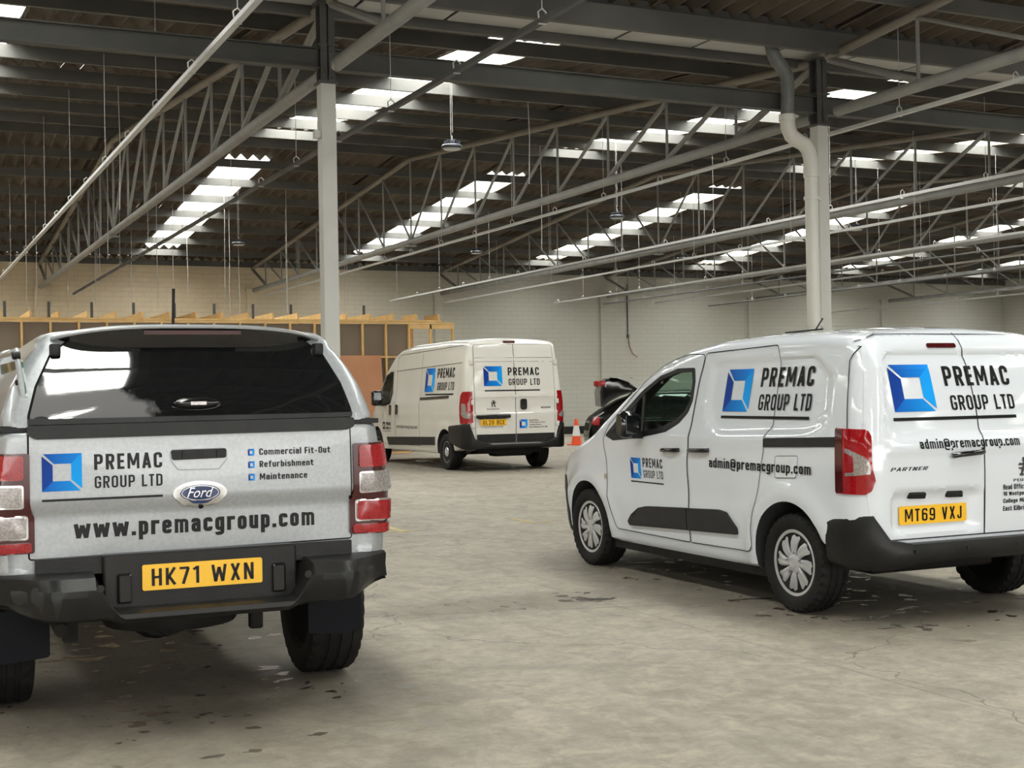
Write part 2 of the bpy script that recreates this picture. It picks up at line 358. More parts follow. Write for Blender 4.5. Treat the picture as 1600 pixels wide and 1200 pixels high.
# ------------------------------------------------------------------ hall shell
fl = tag(MB().box(XL-.3, XR+.3, YB-.3, YW+.3, -.2, 0).obj('floor', 'floor'), kind='structure')
gr = tag(MB().box(-60, 70, -70, YB-.3, -.25, -.02).obj('ground', 'concrete_out'), kind='structure')
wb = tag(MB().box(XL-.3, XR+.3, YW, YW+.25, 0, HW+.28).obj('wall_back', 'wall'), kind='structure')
for k in range(-2, 6):
    MB().box(X0+k*BAY-.16, X0+k*BAY+.16, YW-.10, YW, 0, HW-.75).obj('pilaster', 'wall', wb)
    MB().box(X0+k*BAY-.19, X0+k*BAY+.19, YW-.13, YW, HW-.75, HW-.66).obj('padstone', 'wall', wb)
gab = []
for y in (YB-.25, YB+HALF, YC, YC+HALF, YW+.25): gab.append((y, slope_z(min(max(y, YB), YW))+.1))
poly = [(YB-.25, 0), (YW+.25, 0)]+gab[::-1]
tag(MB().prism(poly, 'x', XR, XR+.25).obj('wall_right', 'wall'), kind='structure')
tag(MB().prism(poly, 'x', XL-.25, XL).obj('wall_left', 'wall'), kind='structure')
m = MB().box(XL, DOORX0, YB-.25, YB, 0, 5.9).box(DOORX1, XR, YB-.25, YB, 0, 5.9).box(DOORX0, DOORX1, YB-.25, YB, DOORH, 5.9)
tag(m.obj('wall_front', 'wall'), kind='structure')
tag(MB().box(X0+BAY*2+.2, XR, YW-.03, YW, 0, .26).obj('baseboard_back', 'black'), kind='structure')

# roof: corrugated sheets, rooflights, purlins, all on the ceiling
ceil = tag(empty('ceiling', (0, 0, 0)), kind='structure')
PIT = .27
def corr_mesh(name, width, length, m):
    mb = MB(); prof = []; n = int(round(width/PIT*2))/2
    x = -width/2; k = 0
    while x < width/2-1e-6:
        for dx, z in ((0, 0), (.03, 0), (.125, .115), (.15, .115)):
            if x+dx <= width/2+1e-6: prof.append((x+dx, z))
        x += PIT
    prof.append((width/2, 0))
    vs = [(px, -length/2, pz) for px, pz in prof]+[(px, length/2, pz) for px, pz in prof]; q = len(prof)
    mb.add(vs, [(i, i+1, i+1+q, i+q) for i in range(q-1)])
    # thickness lip on both ends
    vs2 = [(px, -length/2, pz+.008) for px, pz in prof]+[(px, length/2, pz+.008) for px, pz in prof]
    mb.add(vs+vs2, [(i, i+1, i+1+2*q, i+2*q) for i in range(q-1)]+[(i+q, i+1+q, i+1+3*q, i+3*q) for i in range(q-1)]+[(i+2*q, i+1+2*q, i+1+3*q, i+3*q) for i in range(q-1)])
    return mb.mesh(name, m, fixn=False)
RW = 4*PIT; SWD = (BAY-RW)/2
LROW = HALF/4/cos(SL)
me_sheet = corr_mesh('roof_sheet', SWD+.10, LROW+.12, 'sheet')
me_short = corr_mesh('roof_sheet_short', RW+.02, LROW/2+.06, 'sheet')
me_light = corr_mesh('rooflight', RW, LROW+.05, 'rooflight')
def place(me, name, x, y, s, lift=0):
    o = bpy.data.objects.new(name, me); COL.objects.link(o); o.parent = ceil
    o.location = (x, y, slope_z(y)+lift); o.rotation_euler = ((1 if s % 2 == 0 else -1)*SL, 0, 0); return o
for s in range(4):
    y0 = YB+s*HALF
    for k in range(-3, 6):
        xl = X0+k*BAY
        if s < 2 and k > 3: pass
        for j in range(4):
            yy = y0+HALF*(j+.5)/4; lf = .012 if (j % 2) else 0
            place(me_sheet, 'roof_sheet', xl+SWD/2, yy, s, lf); place(me_sheet, 'roof_sheet', xl+BAY-SWD/2, yy, s, lf)
        for t in (.0625, .9375): place(me_short, 'roof_sheet', xl+BAY/2, y0+HALF*t, s, .004)
        for j in range(3): place(me_light, 'rooflight', xl+BAY/2, y0+HALF*(.25+.25*j), s, .006)
def purlin_mb(depth=.17, wd=.055):
    m = MB(); L0, L1 = XL, XR
    prof = [(-wd/2, depth), (wd/2, depth), (wd/2, depth-.012), (-wd/2+.008, depth-.012), (-wd/2+.008, .012), (wd/2, .012), (wd/2, 0), (-wd/2, 0)]
    return m.prism(prof, 'x', L0, L1)
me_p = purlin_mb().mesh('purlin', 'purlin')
for s in range(4):
    for j in range(0, 9):
        if s in (1, 3) and j == 0: continue
        y = YB+s*HALF+HALF*j/8
        if j in (0, 8) and (abs(y-YC) < .1): continue
        if abs(y-YB) < .1: y += .1
        if abs(y-YW) < .1: y -= .12
        o = bpy.data.objects.new('purlin', me_p); COL.objects.link(o); o.parent = ceil; o.location = (0, y, slope_z(y)-.185)
for dy in (-.42, .36):      # deeper eaves beams either side of the valley gutter
    MB().prism([(-.04+dy, .24), (.04+dy, .24), (.04+dy, .225), (-.03+dy, .225), (-.03+dy, .015), (.04+dy, .015), (.04+dy, 0), (-.04+dy, 0)], 'x', XL, XR).obj('purlin', 'purlin', ceil, loc=(0, YC, HT+.0))
x = XL
while x < XR-.5:
    MB().box(x+.02, x+1.03, YC-.34, YC+.30, HT+.10, HT+.115).obj('gutter_panel', 'soffit', ceil); x += 1.055
MB().prism([(YC-.42, HT+.34), (YC-.36, HT+.13), (YC+.32, HT+.13), (YC+.38, HT+.34), (YC+.36, HT+.34), (YC+.31, HT+.145), (YC-.35, HT+.145), (YC-.40, HT+.34)], 'x', XL, XR).obj('valley_gutter', 'steel_dark', ceil)

# ------------------------------------------------------------------ trusses
NP = 8; PAN = HALF/NP
def ztop(y):       # top chord centre height, y from 0 to SPAN
    t = abs(y-HALF)/HALF; return HR*(1-t)+HT*t-.0
def truss_meshes():
    T = {}
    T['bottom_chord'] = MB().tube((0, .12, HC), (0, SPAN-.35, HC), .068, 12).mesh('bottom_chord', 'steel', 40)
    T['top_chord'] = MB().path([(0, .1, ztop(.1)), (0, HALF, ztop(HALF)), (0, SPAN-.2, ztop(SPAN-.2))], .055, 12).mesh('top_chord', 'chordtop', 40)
    mem = []
    for i in range(1, 2*NP):
        y = i*PAN; mem.append(('vertical', (0, y, HC+.06), (0, y, ztop(y)-.05), .021))
    for i in range(0, NP-1):
        ya, yb_ = i*PAN, (i+1)*PAN
        if i == 0: ya = .08
        mem.append(('diagonal', (0, ya, ztop(ya)-.05), (0, yb_, HC+.06), .045 if i == 0 else .027 if i > 2 else .034))
        ya2, yb2 = SPAN-i*PAN, SPAN-(i+1)*PAN
        if i == 0: ya2 -= .25
        mem.append(('diagonal', (0, ya2, ztop(ya2)-.05), (0, yb2, HC+.06), .045 if i == 0 else .024))
    for s in (-1, 1): mem.append(('diagonal', (0, HALF+s*PAN, ztop(HALF+PAN)-.04), (0, HALF+s*.05, HC+.06), .024))
    T['mem'] = [(n, MB().tube(a, b, r, 8).mesh(n, 'steel', 40)) for n, a, b, r in mem]
    T['gusset'] = MB().box(-.006, .006, HALF-.16, HALF+.16, HC-.09, HC+.14).box(-.09, .09, HALF-.09, HALF+.09, HC-.10, HC-.08).mesh('gusset', 'steel')
    return T
TM = truss_meshes()
def truss(k, y0, label, half=None):
    r = tag(empty('roof_truss', (X0+k*BAY, y0, 0)), label, 'roof truss', 'tubular roof trusses of the hall')
    for n in ('bottom_chord', 'top_chord', 'gusset'):
        o = bpy.data.objects.new(n, TM[n]); COL.objects.link(o); o.parent = r
    for n, me in TM['mem']:
        o = bpy.data.objects.new(n, me); COL.objects.link(o); o.parent = r
    return r
far_lab = ['grey tubular roof truss from the plain column to the back wall over the timber frame',
           'grey tubular roof truss running from the column with the downpipe to the back wall',
           'grey tubular roof truss next past the downpipe column, ending above the tall van',
           'grey tubular roof truss reaching the back wall just behind the orange traffic cone',
           'grey tubular roof truss one bay short of the last, second from the right end wall',
           'grey tubular roof truss nearest the right end wall, farthest from the camera']
for k in range(6): truss(k, YC, far_lab[k])
near_lab = ['grey tubular roof truss rising towards the camera from the top of the plain column',
            'grey tubular roof truss rising towards the camera from the downpipe column']
for k in range(2): truss(k, YC-SPAN, near_lab[k])

# columns and the valley beam
def column(x, lab):
    r = tag(empty('steel_column', (x, YC, 0)), lab, 'column')
    w2 = .076
    m = MB().box(-w2, w2, -w2, -w2+.012, .02, 4.62).box(-w2, w2, w2-.012, w2, .02, 4.62).box(-.005, .005, -w2+.01, w2-.01, .02, 4.62)
    m.box(-w2+.002, -w2+.010, -w2+.01, w2-.01, .02, 4.62); m.box(w2-.010, w2-.002, -w2+.01, w2-.01, .02, 4.62)
    m.obj('shaft', 'column', r)
    MB().box(-.17, .17, -.17, .17, 0, .02).obj('base_plate', 'column', r)
    h = MB().box(-w2, w2, -w2, -w2+.012, 4.62, HT+.02).box(-w2, w2, w2-.012, w2, 4.62, HT+.02).box(-.006, .006, -w2, w2, 4.62, HT+.02)
    h.box(-.11, .11, -.10, .10, HT+.02, HT+.045).box(-.10, .10, -.10, .10, 4.60, 4.625).box(-.10, .10, -.10, .10, 4.98, 5.0)
    h.obj('column_head', 'steel_dark', r)
    for zz in (4.66, 4.92):
        for sx in (-.05, .05): MB().lathe([(.014, 0), (.014, -.012)], (sx, -w2, zz), 'y', 6).obj('bolt', 'steel_dark', r)
    return r
c1 = column(X0, 'plain grey steel column behind the silver pickup')
MB().box(-.14, -.076, -.05, .03, 4.05, 4.13, bev=.004).obj('junction_box', 'column', c1)
c2 = column(X0+BAY, 'grey steel column with a fat downpipe beside it, behind the small white van')
vb = tag(empty('valley_beam', (0, YC, HC)), 'dark grey steel beam linking the column heads under the valley gutter', 'beam')
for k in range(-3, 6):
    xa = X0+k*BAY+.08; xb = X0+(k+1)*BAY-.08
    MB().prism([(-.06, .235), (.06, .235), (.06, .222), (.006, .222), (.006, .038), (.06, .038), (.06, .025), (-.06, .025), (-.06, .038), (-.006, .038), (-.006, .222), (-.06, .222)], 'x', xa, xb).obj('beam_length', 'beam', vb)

# downpipe beside the second column
dp = tag(empty('downpipe', (X0+BAY-.262, YC-.17, 0)), 'fat plastic rainwater downpipe with swan neck beside the grey column', 'pipe')
MB().tube((0, 0, 0.0), (0, 0, 4.10), .080, 24).obj('pipe', 'pvc', dp, 40)
MB().path([(0, 0, 4.02), (0, 0, 4.16), (-.03, 0, 4.27), (-.10, 0, 4.34), (-.20, 0, 4.38), (-.28, 0, 4.43), (-.325, 0, 4.52), (-.335, 0, 4.64)], .089, 24).obj('elbow', 'pvc', dp, 40)
MB().tube((-.335, 0, 4.60), (-.335, 0, 4.67), .098, 24).obj('collar', 'pvc', dp, 40); MB().tube((0, 0, 3.95), (0, 0, 4.05), .094, 24).obj('collar', 'pvc', dp, 40)
MB().path([(-.335, 0, 4.62), (-.335, -.02, 5.02), (-.35, -.03, 5.12), (-.42, -.03, 5.22), (-.50, -.03, 5.30), (-.535, -.02, 5.38), (-.54, .0, 5.47)], .080, 24).obj('pipe', 'pvc_dark', dp, 40)
for z in (2.2, 3.7): MB().lathe([(.085, -.02), (.093, -.02), (.093, .02), (.085, .02)], (0, 0, z), 'z', 24).box(.06, .18, .04, .10, z-.012, z+.012).obj('bracket', 'pvc', dp)

# ------------------------------------------------------------------ trunking runs, lamps, wires
def trunk(x, y0, y1, z, label, me_kind='rect', m='galv', hooks=None):
    r = tag(empty('cable_trunking', (x, y0, z)), label, 'cable trunking', 'cable trunking hung below the roof')
    L = y1-y0
    if me_kind == 'rect':
        MB().prism([(-.028, -.02), (.028, -.02), (.028, .022), (.022, .022), (.022, -.010), (-.022, -.010), (-.022, .022), (-.028, .022)], 'y', 0, L).obj('tray', m, r)
    else: MB().tube((0, 0, 0), (0, L, 0), .022, 8).obj('tray', m, r, 40)
    y = (hooks or .9)
    i = 0
    while y < L:
        zt = slope_z(y0+y)-.18-z
        q = MB().path([(-.03, 0, .02), (-.035, 0, .07), (0, 0, .10), (.035, 0, .07), (.03, 0, .02)], .007, 6)
        q.box(-.032, .032, -.012, .012, -.026, -.02)
        if i % 2 == 0: q.tube((0, 0, .09), (0, 0, zt), .004, 5)
        q.obj('hanger', 'galv', r, loc=(0, y, 0)); y += 1.73; i += 1
    return r
TR = [(2.55, 6.0, 37.9, 4.40, 'pale trunking run crossing over the back window end of the pickup, first from the left'),
      (4.72, 5.0, 38.1, 4.36, 'darker trunking run ending low above the timber frame beside the plain column'),
      (10.52, 7.5, 40.0, 4.54, 'thin trunking run hung close beside the truss of the downpipe column'),
      (14.3, 10.0, 39.2, 4.38, 'long pale trunking run ending above the tall van cab roof'),
      (16.1, 10.0, 39.3, 4.34, 'trunking run ending above the rear of the tall van'),
      (20.0, 12.0, 39.2, 4.38, 'trunking run ending on the wall above the orange cone'),
      (21.2, 12.0, 38.0, 4.28, 'slim dark trunking run just past the orange cone, below its neighbour'),
      (23.3, 14.0, 38.2, 4.36, 'pale trunking run ending over the cab of the small white van'),
      (25.4, 14.0, 38.2, 4.28, 'slim dark trunking run ending beside the downpipe'),
      (31.0, 16.0, 39.2, 4.15, 'low trunking run nearest the right end wall')]
for x, ya, yb_, z, lab in TR: trunk(x, ya, yb_, z, lab, 'tube' if 'slim' in lab else 'rect', 'steel_dark' if ('dark' in lab) else 'galv')

def lamp(x, y, z, lab):
    r = tag(empty('high_bay_lamp', (x, y, z)), lab, 'lamp', 'round high bay lamps')
    MB().lathe([(.04, .10), (.06, .10), (.075, .07), (.075, .035), (.13, .03), (.145, .015), (.145, -.005), (.13, -.02), (.04, -.02)], n=28).obj('housing', 'lamp', r, 40)
    for i in range(14):
        a = 2*pi*i/14; MB().box(.07, .115, -.003, .003, .03, .085).obj('fin', 'lamp', r).rotation_euler = (0, 0, a)
    MB().lathe([(.02, -.018), (.125, -.022), (.11, -.034), (.02, -.038)], n=28).obj('lens', 'lens', r, 40)
    zt = slope_z(y)+.07-z
    q = MB().tube((0, 0, .09), (0, 0, .16), .012, 8).tube((-.012, 0, .16), (-.012, 0, zt), .0045, 5).tube((.012, 0, .2), (.012, 0, zt), .0045, 5); q.obj('cord', 'wire', r)
    return r
lamp(7.1, 16.9, 4.83, 'round high bay lamp hanging in the bay between the two columns')
lamp(7.1, 29.1, 4.83, 'small far high bay lamp hanging above the timber frame')
lamp(12.95, 22.6, 4.83, 'round high bay lamp hanging in front of the bright rooflight strip above the black car')
lamp(12.9, 29.3, 4.83, 'high bay lamp hanging above the tall white van roof')
lamp(13.2, 16.8, 4.83, 'round high bay lamp hanging just past the downpipe column')
lamp(18.9, 22.7, 4.83, 'high bay lamp hanging over the small white van among the trusses')
lamp(18.7, 29.3, 4.83, 'far high bay lamp hanging close to the downpipe')

# suspension wires above the timber frame
wi = 0
for k in range(8):
    for j, y in enumerate((31.2, 33.6, 36.2)):
        x = -.25+k*1.52+(j % 2)*.6+random.uniform(-.15, .15)
        if x > 12: continue
        zt = slope_z(y)+.07; zb = 3.45+random.uniform(0, .25)
        mb = MB(); q = [(random.uniform(-.012, .012), 0, zb+(zt-zb)*t/4-zb) for t in range(5)]
        mb.path(q, .0065, 5); wi += 1
        tag(mb.obj('suspension_wire', 'wire', loc=(x, y, zb)), 'thin pale wire hanging from the purlins above the timber frame', 'wire', 'wires above the timber frame')
for (x, y, zb, wh) in ((9.3, 19, 4.75, 'just past the round lamp between the two columns'), (12.0, 24, 4.3, 'over the black hatchback'), (16.5, 21.0, 4.1, 'farthest to the side of the downpipe'), (3.3, 21.0, 4.35, 'over the roof of the silver pickup'), (4.0, 27.0, 4.2, 'near the truss above the timber frame')):
    zt = slope_z(y)+.07
    tag(MB().path([(0, 0, 0), (.02, 0, (zt-zb)*.5), (0, 0, zt-zb)], .008, 6).obj('hanging_cable', 'wire', loc=(x, y, zb)), 'loose pale cable dangling from the roof '+wh, 'cable', 'loose cables dangling from the roof')
# conduit with loose cables on the back wall
cw = tag(empty('wall_conduit', (23.65, YW-.03, 0)), 'dark conduit dropping down the back wall with loose cable ends', 'conduit')
MB().tube((0, 0, 3.35), (0, 0, 5.2), .02, 8).box(-.04, .04, -.03, .03, 3.3, 3.42).obj('conduit', 'steel_dark', cw)
MB().path([(0, -.02, 3.32), (.02, -.05, 3.0), (.12, -.08, 2.75), (.35, -.05, 2.62)], .010, 6).obj('loose_cable', 'black', cw)
MB().path([(.02, -.02, 3.32), (.06, -.04, 2.98), (.2, -.08, 2.72), (.42, -.05, 2.70)], .008, 6).obj('loose_cable', 'hardboard', cw)
ct = tag(empty('wall_pipe_run', (0.6, YW-.06, 0)), 'grey extract pipe stub and drop on the back wall behind the pickup', 'pipe')
MB().path([(1.2, 0, 5.3), (1.2, 0, 4.55), (1.25, 0, 4.45), (1.95, 0, 4.42)], .055, 12).obj('pipe', 'steel', ct, 40)

# ------------------------------------------------------------------ timber frame by the back wall
FY = 31.0
tf = tag(empty('timber_frame', (3.0, FY, 0)), 'fresh pine stud partition frame with brown board infill and joists on top', 'timber frame')
def tb(name, x0, x1, y0, y1, z0, z1, m='wood'):
    return MB().box(x0-3.0, x1-3.0, y0-FY, y1-FY, z0, z1).obj(name, m, tf)
FX0, FXC, FX1 = -1.5, 11.78, 13.0
tb('top_plate', FX0, FX1, FY, FY+.095, 3.20, 3.245); tb('top_plate', FX0, FX1-.35, FY, FY+.095, 3.25, 3.295)
tb('bottom_plate', FX0, FXC, FY, FY+.095, 0, .045)
sx_ = [FX0+.02]; 
x = 2.745
while x > FX0+.5: x -= .603
while x < FXC+.1:
    tb('stud', x-.022, x+.022, FY, FY+.095, .045, 3.2)
    if x+.6 < FXC+.2:
        tb('noggin', x+.022, x+.581, FY+.01, FY+.09, 2.36, 2.405); tb('noggin', x+.022, x+.581, FY+.01, FY+.09, 1.15, 1.195)
        tb('board', x+.0, x+.6, FY+.10, FY+.112, .05, 2.395, 'board'); tb('board', x+.0, x+.6, FY+.10, FY+.112, 2.405, 3.19, 'board')
    x += .603
for x in (12.363, 12.968): tb('stud', x-.022, x+.022, FY, FY+.095, 0, 3.2)
tb('post', 12.02, 12.13, FY+.7, FY+.80, 0, 3.15, 'wood_dark'); tb('post', 12.16, 12.24, FY+.9, FY+1.0, 0, 3.15, 'wood_dark')
tb('header', 11.8, 12.95, FY+.0, FY+.05, 3.08, 3.19)
x = FX0+.2; i = 0
while x < 12.9:
    L = 2.6 if x < 11.7 else .9
    tb('joist', x-.022, x+.022, FY-.05, FY+L, 3.295, 3.44); x += .603; i += 1
for i in range(13):
    x = -.5+.955*i+1.1
    if x > 12: break
    tb('steel_strap', x-.03, x+.03, FY+1.4, FY+1.43, 3.30, 3.74, 'steel_dark')
sh = tag(MB().prism([(-.32, 0), (-.305, 0), (-.02, 2.42), (-.035, 2.42)], 'x', -.61, .61).obj('hardboard_sheet', 'hardboard', loc=(10.42, FY-.01, 0)), 'reddish brown hardboard sheet leaning against the timber frame', 'board')

# cone
cn = tag(empty('traffic_cone', (16.95, 32.0, 0)), 'orange and white traffic cone standing between the tall van and black car', 'cone')
MB().box(-.19, .19, -.19, .19, 0, .035, bev=.008).obj('base', 'orange', cn)
MB().lathe([(.145, .03), (.112, .25), (.112, .251), (.105, .25)], n=24).obj('cone_body', 'orange', cn, 30)
MB().lathe([(.113, .25), (.068, .53)], n=24).obj('sleeve', 'reflective', cn, 30)
MB().lathe([(.068, .53), (.042, .70), (.03, .72), (.005, .72)], n=24).obj('tip', 'orange', cn, 30)
# worn floor markings
for x0, y0, x1, y1, hw_ in ((4.965, 13.94, 4.926, 13.23, .04), (4.70, 13.30, 5.19, 13.28, .018), (6.49, 13.92, 6.51, 13.27, .03), (6.31, 13.32, 6.76, 13.276, .018)):
    d = Vector((x1-x0, y1-y0, 0)); n_ = Vector((-d.y, d.x, 0)).normalized()*hw_
    q = [Vector((x0, y0, .001))+n_, Vector((x0, y0, .001))-n_, Vector((x1, y1, .001))-n_, Vector((x1, y1, .001))+n_]
    MB().add(q+[p_+Vector((0, 0, .002)) for p_ in q], [(0, 1, 2, 3), (4, 5, 6, 7), (0, 1, 5, 4), (1, 2, 6, 5), (2, 3, 7, 6), (3, 0, 4, 7)]).obj('bay_marking', 'yellowpaint', fl)
#VEHICLES
# ------------------------------------------------------------------ vehicle tools
def catmull(pts, n=6, closed=True):
    out = []; L = len(pts)
    for i in range(L if closed else L-1):
        p = [pts[(i+j-1) % L] if closed else pts[max(0, min(L-1, i+j-1))] for j in range(4)]
        for k in range(n):
            t = k/n; q = []
            for c in (0, 1):
                a, b, c_, d = (p[j][c] for j in range(4))
                q.append(.5*((2*b)+(-a+c_)*t+(2*a-5*b+4*c_-d)*t*t+(-a+3*b-3*c_+d)*t**3))
            out.append(tuple(q))
    if not closed: out.append(tuple(pts[-1]))
    return out
def fillet(pts, r, n=5):
    out = []; L = len(pts)
    for i in range(L):
        p = Vector(pts[i][:2]); rr_ = pts[i][2] if len(pts[i]) > 2 else r
        a = Vector(pts[i-1][:2])-p; b = Vector(pts[(i+1) % L][:2])-p
        la, lb = a.length, b.length; a.normalize(); b.normalize()
        ang = a.angle(b, pi)
        if rr_ <= 0 or ang > 3.05: out.append(tuple(p)); continue
        d = min(rr_/math.tan(ang/2), la*.48, lb*.48)
        p0, p1 = p+a*d, p+b*d
        for k in range(n+1):
            t = k/n; q = p0*(1-t)**2+p*2*t*(1-t)+p1*t*t; out.append(tuple(q))
    return out
def rect(a0, a1, b0, b1): return [(a0, b0), (a1, b0), (a1, b1), (a0, b1)]
def inside(p, poly):
    x, y = p; c = False; j = len(poly)-1
    for i in range(len(poly)):
        xi, yi = poly[i]; xj, yj = poly[j]
        if (yi > y) != (yj > y) and x < (xj-xi)*(y-yi)/(yj-yi)+xi: c = not c
        j = i
    return c
def edge_dist(p, poly):
    x, y = p; best = 1e9
    for i in range(len(poly)):
        ax, ay = poly[i-1]; bx, by = poly[i]; dx, dy = bx-ax, by-ay; q = dx*dx+dy*dy
        t = 0 if q == 0 else max(0, min(1, ((x-ax)*dx+(y-ay)*dy)/q)); best = min(best, (x-ax-t*dx)**2+(y-ay-t*dy)**2)
    return sqrt(best)
def sdf(p, poly): d = edge_dist(p, poly); return d if inside(p, poly) else -d
def densify(poly, res, closed=True):
    out = []
    L = len(poly)
    for i in range(L if closed else L-1):
        a = poly[i]; b = poly[(i+1) % L]; d = math.hypot(b[0]-a[0], b[1]-a[1]); n = max(1, int(math.ceil(d/res)))
        for k in range(n): out.append((lerp(a[0], b[0], k/n), lerp(a[1], b[1], k/n)))
    if not closed: out.append(tuple(poly[-1]))
    return out
